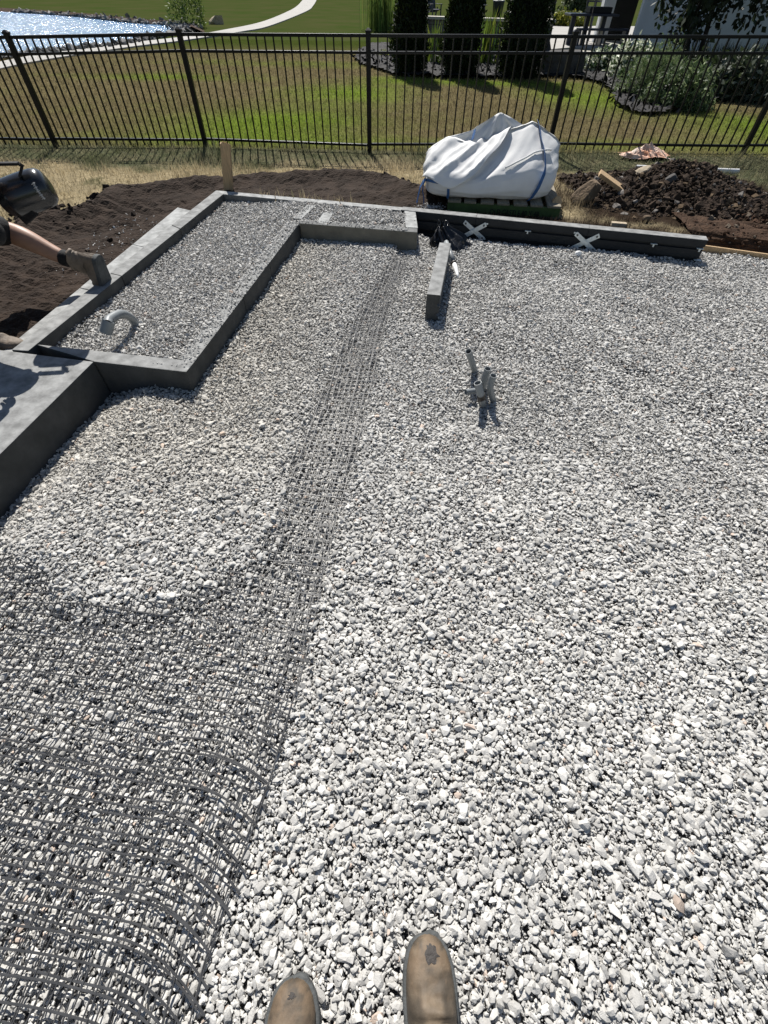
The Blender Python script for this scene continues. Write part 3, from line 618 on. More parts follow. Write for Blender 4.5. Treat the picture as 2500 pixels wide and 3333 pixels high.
b = MB(); b.tube([lerp3(p[0], p[1], .72), lerp3(p[1], p[2], .25)], .0203, 16, cap=False); b.build('tape', 'tape', e)
e, p = conduit('grey conduit stub with an S bend, nearest the open gravel', (1607, 1308), [(1596, 1268), (1600, 1240)], (1606, 1222), .0185, -.01)
e, p = conduit('short grey conduit stub wrapped in brown tape', (1574, 1326), [(1566, 1290)], (1555, 1246), .0205, .0)
b = MB(); b.tube(bez([lerp3(p[0], p[1], .42), lerp3(p[0], p[1], .75), p[1], lerp3(p[1], p[2], .16)], 4), .0222, 16, cap=True); b.build('tape', 'tape', e)
b = MB(); q0, q1 = G(1516, 1276, .035), G(1556, 1271, .03); pipe_mesh(b, [q1, lerp3(q1, q0, .5), q0], .016)
tag(b.build('conduit', 'pvc'), 'stub of pale grey conduit lying on its side behind the taped stub', 'conduit', gC)
# bent elbow in the planter
bell = G(348, 1067, .225); gp = G(452, 1070, .08)
mid = (bell+gp)/2
path_pts = bez([gp-Vector((0.02, 0, .03)), gp+Vector((-.012, .0, .055)), lerp3(gp, bell, .40)+Vector((0, .02, .080)), lerp3(gp, bell, .80)+Vector((0, .01, .050)), bell+Vector((.014, .004, .022))], 8)
e = empty('conduit_elbow', (gp.x, gp.y, .1), 'grey bent conduit elbow arching out of the planter gravel', 'conduit')
b = MB(); b.tube(path_pts, .0245, 18, cap=False); b.build('bend', 'pvc', e)
dr = (bell-path_pts[-2]).normalized(); b = MB(); pipe_mesh(b, [bell-dr*.045, bell-dr*.01, bell+dr*.030], .033, .004, 20); b.build('socket', 'pvc', e)
# ------------------------------------------------------------------ black wrapped bundle and its conduit
base = G(1462, 812, 0)
V = []; n, m_ = 56, 26
top = GY(1440, 735, base.y+.16)
for j in range(m_):
    t = j/(m_-1); c = lerp3(Vector((base.x+.015, base.y+.07, 0)), top, t); r0 = .135*(1-t)**.75*(1-.25*t)+.028
    for k in range(n):
        a = 2*math.pi*k/n; fold = 1+.20*math.sin(7*a+4*t+1)*(.35+.65*t)+.10*math.sin(15*a+7*t)+.10*math.sin(3*a-5*t)
        lob = 1+.55*max(0, math.cos(a-R_(-18)))**3*(math.sin(math.pi*min(1, (1-t)*1.25)))
        V.append((c.x+math.cos(a)*r0*fold*lob*1.05, c.y+math.sin(a)*r0*fold*.8, c.z*1.0+.018*math.sin(9*a+3*t)+(.03*math.sin(5*a) if j == m_-1 else 0)))
F = [(j*n+k, j*n+(k+1) % n, (j+1)*n+(k+1) % n, (j+1)*n+k) for j in range(m_-1) for k in range(n)]
e = empty('wrapped_bundle', (base.x, base.y, 0), 'shiny black plastic film wrapped in a crumpled heap by the loose block', 'plastic bundle')
npmesh('film', V, F, 'film', e, smooth=True)
b = MB(); t3 = Vector(V[-n])
for k in range(7):
    a = k*.9; p = Vector(V[-1-k*8]); b.tube([p, p+Vector((.02*math.cos(a)+.01, .01, .012)), p+Vector((.045*math.cos(a)+.02, 0, -.015)), p+Vector((.055*math.cos(a)+.03, -.01, -.05))], [.006, .005, .004, .002], 6)
b.build('twisted_ends', 'film', e)
a = G(1466, 826, .06); c = G(1478, 858, .03); d_ = G(1491, 905, .006)
e = empty('spare_conduit', (c.x, c.y, 0), 'conduit with a white tip poking out from under the black film', 'conduit')
b = MB(); b.tube([a+(a-c)*1.2, a, c], .021, 16); b.build('sleeve', 'pvc', e)
b = MB(); b.tube([lerp3(a, c, .9), lerp3(a, c, 1.06)], .0245, 16); b.build('collar', 'tape', e)
b = MB(); b.tube([c, lerp3(c, d_, .35), lerp3(c, d_, .8), d_], [.019, .020, .014, .004], 14); b.build('tip', 'white', e)
# round white stone / cap
p = G(1882, 826, .02); b = MB(); r2 = np.random.default_rng(5)
b.hull([Vector(((r2.normal())*.0, 0, 0))+p+Vector(v)*.030 for v in [tuple(x/np.linalg.norm(x)*(1, .85, .9)) for x in r2.normal(size=(60, 3))]])
tag(b.build('white_cobble', 'white'), 'smooth round white cobble on the gravel below the farther steel cross', 'stone')
# ------------------------------------------------------------------ timber stake
b0 = G(745, 622, .10); t0 = GY(733, 468, b0.y+.02)
e = empty('timber_stake', b0, 'weathered timber stake with a splintered top, standing by the coping corner', 'stake')
b = MB(); ax = (t0-b0); W, D = .092, .04
rr = np.random.default_rng(3); nx = 9; bot, tops = [], []
per = [(-.5+i/(nx-1), -.5) for i in range(nx)]+[(.5-i/(nx-1), .5) for i in range(nx)]
for u, v in per:
    bot.append(b.bm.verts.new(b0-ax*.2+Vector((u*W, v*D, 0))))
    tops.append(b.bm.verts.new(b0+ax*(1.0-.0*u)+Vector((u*W, v*D, .020*rr.random()-.012+(.012 if u < -.2 else 0)))))
k = len(per)
for i in range(k): b.bm.faces.new((bot[i], bot[(i+1) % k], tops[(i+1) % k], tops[i]))
b.bm.faces.new(tops); b.build('post', 'wood', e)
b = MB()
for i in range(9):
    q = t0+Vector(((rr.random()-.5)*W, (rr.random()-.5)*D, -.012)); b.bar(q, q+Vector((rr.normal()*.006, 0, .014+.016*rr.random())), .008, .004)
q = lerp3(b0, t0, .78)+Vector((-.03, -.01, 0)); b.build('splinters', 'wood', e)
# ------------------------------------------------------------------ pallet
PZ0, PZ1 = .06, .185
pl, pr = GY(1456, 672, 4.93), GY(1829, 667, 4.80)
px = Vector((pr.x-pl.x, pr.y-pl.y, 0)); PLn = px.length; px.normalize(); pyv = Vector((-px.y, px.x, 0)); O = Vector((pl.x, pl.y, 0)); PD = 1.0
ROT = Matrix((px, pyv, Vector((0, 0, 1)))).transposed()
e = empty('pallet', O+px*PLn*.5+pyv*PD*.5+Vector((0, 0, PZ0)), 'green sided timber pallet under the bulk bag', 'pallet')
def pal(name, m, u0, u1, v0, v1, z0, z1):
    b = MB(); b.box(O+px*((u0+u1)/2)+pyv*((v0+v1)/2)+Vector((0, 0, (z0+z1)/2)), (u1-u0, v1-v0, z1-z0), ROT, .003); return b.build(name, m, e)
for v in (0, PD/2-.02, PD-.04): pal('stringer', 'greenwood', 0, PLn, v, v+.04, PZ0+.016, PZ1-.018)
nb = 7; wd = .125
for i in range(nb):
    u = i*(PLn-wd)/(nb-1); pal('deck_board', 'greywood', u, u+wd-.012*(i % 2), -.006, PD+.004, PZ1-.0175, PZ1+.001)
for i in (0, 3, 6): pal('bottom_board', 'greenwood', i*(PLn-wd)/6, i*(PLn-wd)/6+wd, 0, PD, PZ0, PZ0+.0155)
cu = bpy.data.curves.new('lettering', 'FONT'); cu.body = 'OLD CASTLE 40 X 48'; cu.size = .062; cu.extrude = .0008
to = bpy.data.objects.new('lettering', cu); COL.objects.link(to); bpy.context.view_layer.update()
me = bpy.data.meshes.new_from_object(to); bpy.data.objects.remove(to)
TM = Matrix.Translation(O+px*(PLn*.385)-pyv*.0012+Vector((0, 0, PZ0+.032))) @ Matrix((px, Vector((0, 0, 1)), -pyv)).transposed().to_4x4() @ Matrix.Diagonal((.80, 1, 1, 1))
me.transform(TM); link('lettering', me, 'black', e)
for (u, v), lab in zip([(PLn-.03, PD*.14), (PLn-.06, PD*.72)], ['pale splintered board end on the near corner of the pallet', 'pale splintered board end on the rear corner of the pallet']):
    q = O+px*u+pyv*v+Vector((0, 0, PZ1+.002)); b = MB()
    b.hull([q+Vector(v3) for v3 in [(-.05, -.05, 0), (.04, -.06, 0), (.05, .03, 0), (-.03, .05, 0), (-.02, -.02, .05), (.02, -.03, .045), (.045, -.01, .012)]])
    tag(b.build('wood_scrap', 'wood'), lab, 'wood scrap')
# ------------------------------------------------------------------ bulk bag
BY = 5.34
sil = [(1388, 500), (1400, 478), (1453, 455), (1500, 462), (1540, 470), (1570, 462), (1602, 444), (1645, 428), (1690, 411), (1732, 396), (1765, 411), (1791, 429), (1827, 448)]
S3 = [GY(x, y, BY) for x, y in sil]; xs_ = np.array([p.x for p in S3]); zs_ = np.array([p.z for p in S3])
ZB = PZ1+.002
def edge_x(z, side):
    pts = {0: [(1408, 659), (1392, 630), (1384, 583), (1386, 540), (1390, 500), (1402, 474)], 1: [(1738, 655), (1764, 625), (1792, 570), (1812, 520), (1826, 470), (1827, 448)]}[side]
    q = [GY(x, y, BY) for x, y in pts]; return np.interp(z, [p.z for p in q], [p.x for p in q])
prof = np.array([(0, 0), (.55, 0), (.82, .012), (.95, .07), (1.0, .17), (.99, .28), (.955, .38), (.90, .46), (.80, .55), (.66, .64), (.50, .74), (.33, .85), (.16, .95), (.0, 1.0)])
tt = np.linspace(0, 1, len(prof))
def bag_point(s, t, disp=0.0):
    """s -1..1 left to right, t 0..1 bottom front to ridge, 1..2 ridge to bottom back"""
    s = np.asarray(s, float); t = np.asarray(t, float); back = t > 1; tq = np.where(back, 2-t, t)
    d = np.interp(tq, tt, prof[:, 0]); zf = np.interp(tq, tt, prof[:, 1])
    xm = xs_[0]+(s+1)/2*(xs_[-1]-xs_[0]); zt = np.interp(xm, xs_, zs_)
    endf = (1-np.abs(s)**9)**(1/9.); zt = ZB+(zt-ZB)*(.55+.45*endf)
    z = ZB+(zt-ZB)*zf; xl, xr = edge_x(z, 0), edge_x(z, 1); x = xl+(s+1)/2*(xr-xl)
    ed = (1-np.abs(s)**4.5)**(1/3.2); y = BY+np.where(back, 1, -1)*d*ed*(.43+.03*s)-.10*s*0
    y = y+.10*np.where(zf > .45, (zf-.45), 0)*np.where(back, 0, 1)
    return x, y, z, zf
def bag_folds(s, t):
    up = sstep((np.where(t > 1, 2-t, t)-.46)/.16)
    a = s*3.1+t*4.0; f = np.abs(np.sin(a*2.3+2*fbm(s*2+5, t*4, 3)))-.5+.7*(np.abs(np.sin(s*9-t*7+3*fbm(s*3, t*5, 7)))-.5)+.8*(fbm(s*5+9, t*11, 12)-.5)
    low = .006*np.sin(t*75+5*s)*sstep((.34-t)/.2)+.020*(fbm(s*3.5, t*9, 2)-.5)
    q = s*1.25-t*1.7+.35*fbm(s*2, t*3, 21); rg = 1-np.abs(((q*1.9) % 1)-.5)*2; rg2 = 1-np.abs(((q*4.3+.6*fbm(s*4, t*6, 5)) % 1)-.5)*2
    left = sstep((.25-s)/.5); return (.030*(rg**2-.4)+.014*(rg2**2-.4)+.010*(fbm(s*9, t*14, 3)-.5))*up*(.22+.78*left)+low*(1-up)
ns, nt_ = 110, 120
s = np.sin(np.linspace(-1, 1, ns)*np.pi/2); s = np.sign(s)*np.abs(s)**.9; t = np.linspace(0, 2, nt_)
Sg, Tg = np.meshgrid(s, t, indexing='ij')
x, y, z, zf = bag_point(Sg, Tg); Pb = np.stack([x, y, z], 2)
Nn = np.cross(np.gradient(Pb, axis=0), np.gradient(Pb, axis=1)); Nn /= np.linalg.norm(Nn, axis=2)[:, :, None]+1e-9
cc = Pb.mean((0, 1)); sg = np.sign(((Pb-cc)*Nn).sum(2))[:, :, None]; Nn = Nn*np.where(sg == 0, 1, sg)
Pd = Pb+Nn*bag_folds(Sg, Tg)[:, :, None]; Pd[:, :, 2] = np.maximum(Pd[:, :, 2], ZB)
i, j = np.meshgrid(np.arange(ns-1), np.arange(nt_-1), indexing='ij'); i, j = i.ravel(), j.ravel()
F = np.stack([i*nt_+j, (i+1)*nt_+j, (i+1)*nt_+j+1, i*nt_+j+1], 1)
bagE = empty('bulk_bag', (cc[0], BY, ZB), 'slumped white bulk bag with blue straps sitting on the pallet', 'bulk bag')
npmesh('body', Pd.reshape(-1, 3), F, 'cloth', bagE, smooth=True)
def bag_at(sv, tv, off=.0):
    si = np.interp(sv, s, np.arange(ns)); ti = np.interp(tv, t, np.arange(nt_)); a, c = int(si), int(ti); a = min(a, ns-2); c = min(c, nt_-2); fu, fv = si-a, ti-c
    g = lambda A: (A[a, c]*(1-fu)+A[a+1, c]*fu)*(1-fv)+(A[a, c+1]*(1-fu)+A[a+1, c+1]*fu)*fv
    return Vector(g(Pd)+g(Nn)*off)
# loose flap of the open top draped over the left front, and a rolled lip running across
def flap(name, s0, s1, tlo, thi, seed, amp, off):
    n1, n2 = 60, 34; V = []
    for a in range(n1):
        u = a/(n1-1); sv = s0+(s1-s0)*u
        for c in range(n2):
            v = c/(n2-1); lo = tlo(u); tv = lo+(thi(u)-lo)*v
            fo = amp*(abs(math.sin(u*9+v*3+seed))-.4)+amp*.7*math.sin(u*21+v*5+seed)*(1-v)*.6
            V.append(bag_at(sv, tv, off*(1-.75*v)+fo*(1-v*.6)*.8+.012))
    F = [(a*n2+c, (a+1)*n2+c, (a+1)*n2+c+1, a*n2+c+1) for a in range(n1-1) for c in range(n2-1)]
    o = npmesh(name, V, F, 'cloth', bagE, smooth=True); sm = o.modifiers.new('solid', 'SOLIDIFY'); sm.thickness = .004; return o
flap('flap', -.985, .22, lambda u: .465+.07*math.exp(-((u-.0)/.10)**2)-.11*math.exp(-((u-.26)/.15)**2)+.13*sstep((u-.35)/.4)+.36*max(0, (u-.45)/.55)**1.6, lambda u: .98, 1.0, .012, .033)
# rear lip of the open mouth, pulled up to a peak with creases running from it
bsil = [(1396, 486), (1407, 473), (1453, 443), (1500, 431), (1538, 420), (1556, 405), (1592, 383), (1630, 362), (1662, 377), (1700, 402), (1722, 412)]
n1, n2 = 70, 30; V = []; pk = GY(1630, 362, BY+.12)
for a in range(n1):
    u = a/(n1-1); X_ = 1396+(1722-1396)*u; T_ = GY(X_, float(np.interp(X_, [q[0] for q in bsil], [q[1] for q in bsil])), BY+.12)
    for c in range(n2):
        v = c/(n2-1); lz = max(.40, T_.z-.24)
        if v < .6:
            w = v/.6; z = lz+(T_.z-lz)*w; y = BY-.02+.14*w
        else:
            w = (v-.6)/.4; z = T_.z-(T_.z-ZB-.15)*w; y = BY+.12+.26*w**.7
        an = math.atan2(z-pk.z, T_.x-pk.x); dpk = math.hypot(z-pk.z, T_.x-pk.x)
        cr = (abs(math.sin(an*4.0+.6))-.5)*.045*min(1, dpk/.12)+(abs(math.sin(an*9+1))-.5)*.016*min(1, dpk/.1)
        V.append((T_.x, y-cr*(1 if v < .6 else .3)+.03*float(fbm(u*9, v*4, 3)-.5), z))
F = [(a*n2+c, (a+1)*n2+c, (a+1)*n2+c+1, a*n2+c+1) for a in range(n1-1) for c in range(n2-1)]
o = npmesh('rear_lip', V, F, 'cloth', bagE, smooth=True); sm = o.modifiers.new('solid', 'SOLIDIFY'); sm.thickness = .004
def ribbon(pts, w, name, th=.003):
    b = MB(); pts = [Vector(p) for p in pts]
    for p, q in zip(pts, pts[1:]):
        pass
    N = len(pts); L = []
    for k, p in enumerate(pts):
        d = (pts[min(k+1, N-1)]-pts[max(k-1, 0)]).normalized(); out = (p-Vector(cc)); out = (out-d*out.dot(d)).normalized(); sd_ = d.cross(out)
        L.append([b.bm.verts.new(p+sd_*w*.5), b.bm.verts.new(p-sd_*w*.5), b.bm.verts.new(p-sd_*w*.5+out*th), b.bm.verts.new(p+sd_*w*.5+out*th)])
    for A, B in zip(L, L[1:]):
        for k in range(4): f = b.bm.faces.new((A[k], A[(k+1) % 4], B[(k+1) % 4], B[k])); f.smooth = False
    return b.build(name, 'strap', bagE)
ribbon([bag_at(.54+.15*math.sin(min(1, tv/.75)*math.pi*.55)-.22*max(0, tv-.62), tv, .012) for tv in np.linspace(.17, .99, 30)], .052, 'strap')
ribbon([bag_at(-.72+.05*math.sin(tv*5), tv, .010) for tv in np.linspace(.14, .47, 16)], .030, 'strap')
ribbon([bag_at(sv, .455-.03*math.sin((sv+.98)*6), .012) for sv in np.linspace(-.985, -.66, 14)], .022, 'strap')
ribbon([GY(1546-1.5*k, 422+6.5*k, BY+.05-.012*k) for k in range(6)], .034, 'strap')
q0 = bag_at(-.99, .44, .01)
def hang(px_pts, w, Yv):
    ribbon([GY(x, y, Yv) for x, y in px_pts], w, 'strap_end')
hang([(1386, 580), (1377, 592), (1368, 610), (1363, 632), (1359, 652), (1355, 668)], .030, q0.y-.03)
hang([(1386, 582), (1378, 600), (1376, 622), (1380, 645), (1380, 662)], .026, q0.y-.05)
b = MB(); b.tube([bag_at(.12+.66*k/14, .60+.17*(k/14)+0, .012) for k in range(15)], .008, 6); b.build('drawcord', 'cloth', bagE)
# grey stones peeping out of the open top
# ------------------------------------------------------------------ spoil heap
HX, HY = 2.92, 5.70
zt_ = GY(2150, 540, HY+.1).z
hpk = [(-1.05, .02), (-.9, .30), (-.72, .36), (-.45, .55), (-.15, .82), (.02, 1.0), (.25, .96), (.45, .72), (.60, .45), (.85, .36), (1.02, .10), (1.2, 0)]
def heap(x, y):
    u = (x-HX-.08); k = np.interp(u, [p[0] for p in hpk], [p[1] for p in hpk]); v = (y-HY)/np.where(y < HY, .95, .75)
    return zt_*k*np.clip(1-np.abs(v)**1.35, 0, 1)+.05
X, Y, F = gridmesh(1.45, 4.3, 4.55, 6.7, .03); Z = heap(X, Y)+.07*(fbm(X*6, Y*6, 3)-.5)+.05*(vnoise(X*22, Y*22, 9)-.5)
ok = (heap(X, Y) > .055)[F].any(1) & (Y > 4.9-.245*(X-.8)-.15)[F].all(1)
V, F = compact(np.stack([X, Y, Z], 1), F, ok)
tag(npmesh('soil_heap', V, F, 'soil'), 'heap of dark stony soil dumped behind the grooved wall', 'soil heap')
P = []; 
while len(P) < 5200:
    x, y = rng.uniform(1.55, 4.2), rng.uniform(4.55, 6.6); h = float(heap(np.array([x]), np.array([y]))[0])
    if h > .058 and y > 4.86-.245*(x-.8)-.0 or rng.random() < .02 and y > 4.9-.245*(x-.8): P.append((x, y, h+.015*rng.random()))
P = np.array(P); S = np.clip(rng.lognormal(math.log(.017), .55, len(P)), .007, .065); tn = (.55+.7*rng.random((len(P), 1)))
base_c = np.where(rng.random((len(P), 1)) < .10, np.array([[.14, .098, .06]]), np.where(rng.random((len(P), 1)) < .05, np.array([[.22, .20, .18]]), np.array([[.056, .038, .026]])))
V, F, C = scatter(cp, P, S, rotmats(len(P), .7, rng), base_c*tn, rng)
pb_ = []
for _ in range(1300):
    u_ = rng.random()*1.6; w_ = rng.random()**1.3*.75; pb_.append((2.72+u_, 4.50-u_*.385+w_-.02, .085+.03*rng.random()*(w_ > .05)-(.06*rng.random() if w_ < .04 else 0)))
pb_ = np.array(pb_); v2, f2, c2 = scatter(cp, pb_, np.clip(rng.lognormal(math.log(.014), .6, len(pb_)), .005, .05), rotmats(len(pb_), .7, rng), np.where(rng.random((len(pb_), 1)) < .12, np.array([[.20, .16, .12]]), np.array([[.075, .042, .026]]))*(.6+.7*rng.random((len(pb_), 1))), rng)
F = np.concatenate([F, f2+len(V)]); V = np.concatenate([V, v2]); C = np.concatenate([C, c2])
tag(npmesh('soil_rubble', V, F, 'clod', col=C), 'stones and clods covering the dark soil heap', 'rubble', kind='stuff')
def fieldstone(px, Y, size, m, label, seed, asp=(1, .7, .6), rot=(0, 0, 0), cat='stone', name='fieldstone'):
    r = np.random.default_rng(seed); p = r.normal(size=(26, 3)); p /= np.linalg.norm(p, axis=1)[:, None]; p = np.sign(p)*np.abs(p)**.8*(1-.18*r.random((26, 1)))*np.array(asp)*size
    c = GY(*px, Y); Rm = Euler(rot).to_matrix(); b = MB(); b.hull([c+Rm @ Vector(q) for q in p])
    bmesh.ops.bevel(b.bm, geom=list(b.bm.edges), offset=size*.05, segments=1, affect='EDGES')
    return tag(b.build(name, m), label, cat)
fieldstone((1907, 630), 5.25, .17, 'rock', 'big brown fieldstone leaning at the left end of the soil heap', 1, (1, .6, .62), (0, -.6, .3))
fieldstone((2086, 572), 5.75, .15, 'palerock', 'large pale fieldstone slab on the left shoulder of the heap', 2, (1, .5, .5), (0, -.32, .2))
fieldstone((2296, 602), 5.45, .105, 'rock', 'rounded tan fieldstone set high on the right of the heap', 3, (1, .7, .75), (0, .1, 0))
fieldstone((2420, 682), 5.30, .115, 'rock', 'flat brown fieldstone low on the right of the heap', 4, (1, .7, .42), (0, .1, 0))
fieldstone((2336, 655), 5.25, .085, 'rock', 'wedge shaped yellowish fieldstone between the two others on the right', 5, (1, .7, .5), (0, -.3, .4))
fieldstone((2180, 594), 5.45, .085, 'greyrock', 'dark grey fieldstone just below the top of the heap', 6, (.8, .7, 1), (0, 0, .4))
fieldstone((2147, 707), 4.95, .035, 'palerock', 'small yellow stone at the foot of the heap', 7, (1, .8, .8))
fieldstone((2105, 712), 4.72, .05, 'rock', 'small brown stone lying low beside the yellow one', 8, (1, .8, .7))
p = GY(2202, 548, 5.8); b = MB(); b.hull([p+Vector(v) for v in [(-.07, 0, -.06), (.075, 0, -.04), (0, .02, .055), (-.05, .05, -.05), (.06, .05, -.04), (.01, .06, .05), (-.03, -.02, .0)]])
tag(b.build('wood_scrap', 'white'), 'white triangular offcut stuck on the top of the heap', 'wood scrap')
p = GY(1990, 590, 5.45); b = MB(); b.box(p, (.30, .09, .035), Euler((.2, .42, -.2)).to_matrix(), .003)
tag(b.build('timber_offcut', 'wood'), 'short timber offcut lying on the left slope of the heap', 'offcut')
p = G(2014, 730, .13); b = MB(); b.box(p, (.13, .05, .03), Euler((0, .0, -.2)).to_matrix(), .004)
tag(b.build('brick_offcut', 'palerock'), 'pinkish masonry offcut lying just behind the grooved wall', 'offcut')
a, c = GY(2069, 547, 6.85), GY(2402, 560, 6.75); a.z = c.z = .05
b = MB(); pipe_mesh(b, [a, lerp3(a, c, .5), c], .028, .004, 16); tag(b.build('white_pipe', 'white'), 'long white plastic pipe lying on the grass behind the soil heap', 'pipe')
a, c = G(2443, 657, .08), G(2580, 632, .08); b = MB(); b.tube([a, c], .022, 12)
tag(b.build('white_pipe', 'white'), 'white plastic pipe running off to the right of the heap', 'pipe')
# crumpled plastic scrap by the fence
c = G(2098, 508, .02); V = []; n1, n2 = 34, 18
for a in range(n1):
    for d in range(n2):
        u, v = a/(n1-1)-.5, d/(n2-1)-.5; r = math.exp(-(u*u*7+v*v*6)); V.append((c.x+u*.62+.05*math.sin(v*9), c.y+v*.34+.05*math.sin(u*8), .012+.13*r*(.45+.9*float(fbm(u*9+4, v*9, 5)))+.03*abs(math.sin(u*17+v*11))*r))
F = [(a*n2+d, (a+1)*n2+d, (a+1)*n2+d+1, a*n2+d+1) for a in range(n1-1) for d in range(n2-1)]
tag(npmesh('plastic_scrap', V, F, 'orange'), 'crumpled orange and white plastic scrap on the grass under the fence', 'plastic sheet')
# ------------------------------------------------------------------ fence
posts_px = [((184, 477), 101), ((671, 478), 91), ((1203, 495), 95), ((1783, 492), 99), ((2418, 497), 100)]
PB = [G(*b_) for b_, _ in posts_px]
def z_row(B, py):
    lo, hi = -.3, 1.35
    for _ in range(50):
        m_ = (lo+hi)/2
        if project(np.array([[B.x, B.y, m_]]))[0, 1] > py: lo = m_
        else: hi = m_
    return lo
PB = [Vector((-6.75, 7.62, 0))]+PB+[Vector((7.85, 8.15, 0))]
top = [1.06]+[z_row(B, py) for B, (_, py) in zip(PB[1:6], posts_px)]+[1.19]
e = empty('fence', (0, 7.8, 0), 'black metal picket fence crossing the lawn behind the works', 'fence')
for B, h in zip(PB, top):
    b = MB(); b.box(Vector((B.x, B.y, h/2-.05)), (.058, .058, h+.08), None, .004); po = b.build('post', 'paint', e)
    b = MB(); b.hull([Vector((B.x+sx*.034, B.y+sy*.034, h-.008)) for sx in (-1, 1) for sy in (-1, 1)]+[Vector((B.x+sx*.034, B.y+sy*.034, h-.022)) for sx in (-1, 1) for sy in (-1, 1)]+[Vector((B.x+sx*.012, B.y+sy*.012, h+.010)) for sx in (-1, 1) for sy in (-1, 1)])
    b.build('cap', 'paint', po)
RAILS = {0: (.062, .056), 1: (.205, .195), 2: None}
for i in range(6):
    A, B, ha, hb = PB[i], PB[i+1], top[i], top[i+1]
    for dz, hh in ((.050, .030), (.190, .026)):
        b = MB(); b.bar(A+Vector((.03, 0, ha-dz)), B+Vector((-.03, 0, hb-dz)), .034, hh, bevel=.002); b.build('rail', 'paint', e)
    b = MB(); b.bar(A+Vector((.03, 0, .085)), B+Vector((-.03, 0, .075)), .034, .026, bevel=.002); b.build('rail', 'paint', e)
    ks = range(1, 22)
    if i == 0: ks = range(13, 22)
    if i == 5: ks = range(1, 5)
    for k in ks:
        t = k/22; q = A.lerp(B, t); h = ha+(hb-ha)*t
        b = MB(); b.box(Vector((q.x, q.y, (h-.05+.015)/2)), (.0165, .0165, h-.05-.015)); b.build('picket', 'paint', e)
# ------------------------------------------------------------------ pond, shore, path, far field
pond = [G(*p) for p in [(-500, 300), (0, 192), (169, 168), (380, 147), (500, 122), (582, 107), (602, 99), (580, 91), (548, 84), (422, 76), (253, 57), (84, 44), (0, 39), (-500, 5)]]
pond = [(p.x, p.y) for p in bez([Vector((p.x, p.y, 0)) for p in pond], 4)]
b = MB(); b.poly(pond, .022); tag(b.build('pond', 'water'), 'rippled blue pond glittering in the sun', 'pond', kind='structure')
b = MB()
ring = [(p[0]*1.0, p[1]) for p in pond]; cen = np.mean(pond, 0)
outr = [((p[0]-cen[0])*1.03+cen[0]+.25, (p[1]-cen[1])*1.05+cen[1]) for p in ring]
n = len(ring); A = [b.bm.verts.new((*p, .024)) for p in ring]; B = [b.bm.verts.new((*p, .16)) for p in outr]; C_ = [b.bm.verts.new(((p[0]-cen[0])*1.10+cen[0]+.4, (p[1]-cen[1])*1.12+cen[1], .0)) for p in ring]
for k in range(22, n-1):
    b.bm.faces.new((A[k], A[k+1], B[k+1], B[k])); b.bm.faces.new((B[k], B[k+1], C_[k+1], C_[k]))
tag(b.build('pond_bank', 'bank'), 'low dark earth bank round the pond', 'bank', kind='structure')
P = []
for _ in range(1500):
    k = rng.integers(22, n-6); t = rng.random(); q = lerp(ring[k], ring[k+1], t); w = abs(rng.normal())*.6; P.append((q[0]+rng.normal()*.25, q[1]+w-.1, .07))
for _ in range(500):
    k = rng.integers(4, 24); q = lerp(ring[k], ring[k+1], rng.random()); P.append((q[0]+.05+abs(rng.normal())*.15, q[1]-abs(rng.normal())*.18, .05))
P = np.array(P); S = np.clip(rng.lognormal(math.log(.10), .4, len(P)), .05, .3); tn = .08+.34*rng.random((len(P), 1))**1.5
V, F, C = scatter(gp_far, P, S, rotmats(len(P), .5, rng), np.repeat(tn, 3, 1)*np.array([[1, .97, .92]]), rng)
tag(npmesh('shore_stones', V, F, 'shorerock', col=C), 'pale stones edging the far shore of the pond', 'shore stones', kind='stuff')
up_ = [(-500, 318), (0, 200), (148, 173), (295, 155), (450, 135), (600, 118), (714, 99), (853, 70), (938, 36), (968, 18), (985, 0), (1010, -26)]
lo_ = [(-500, 352), (0, 222), (148, 193), (295, 170), (450, 148), (600, 130), (790, 101), (887, 80), (1001, 34), (1020, 17), (1030, 0), (1042, -26)]
U = bez([G(*p, .03) for p in up_], 8); Lo = bez([G(*p, .03) for p in lo_], 8)
b = MB(); A = [b.bm.verts.new(p) for p in U]; B = [b.bm.verts.new(p) for p in Lo]
A2 = [b.bm.verts.new((p.x, p.y, -.05)) for p in U]; B2 = [b.bm.verts.new((p.x, p.y, -.05)) for p in Lo]
for k in range(len(U)-1):
    b.bm.faces.new((A[k], A[k+1], B[k+1], B[k])); b.bm.faces.new((A2[k], A2[k+1], A[k+1], A[k])); b.bm.faces.new((B[k], B[k+1], B2[k+1], B2[k]))
tag(b.build('path', 'path'), 'pale concrete path curving past the pond', 'path', kind='structure')
p = G(705, 68, .1); b = MB(); rr = np.random.default_rng(8); b.hull([p+Vector(v)*.26 for v in rr.normal(size=(16, 3))*np.array([.9, .6, .5])]); tag(b.build('white_boulder', 'palerock'), 'single pale boulder on the grass between pond and path', 'boulder')
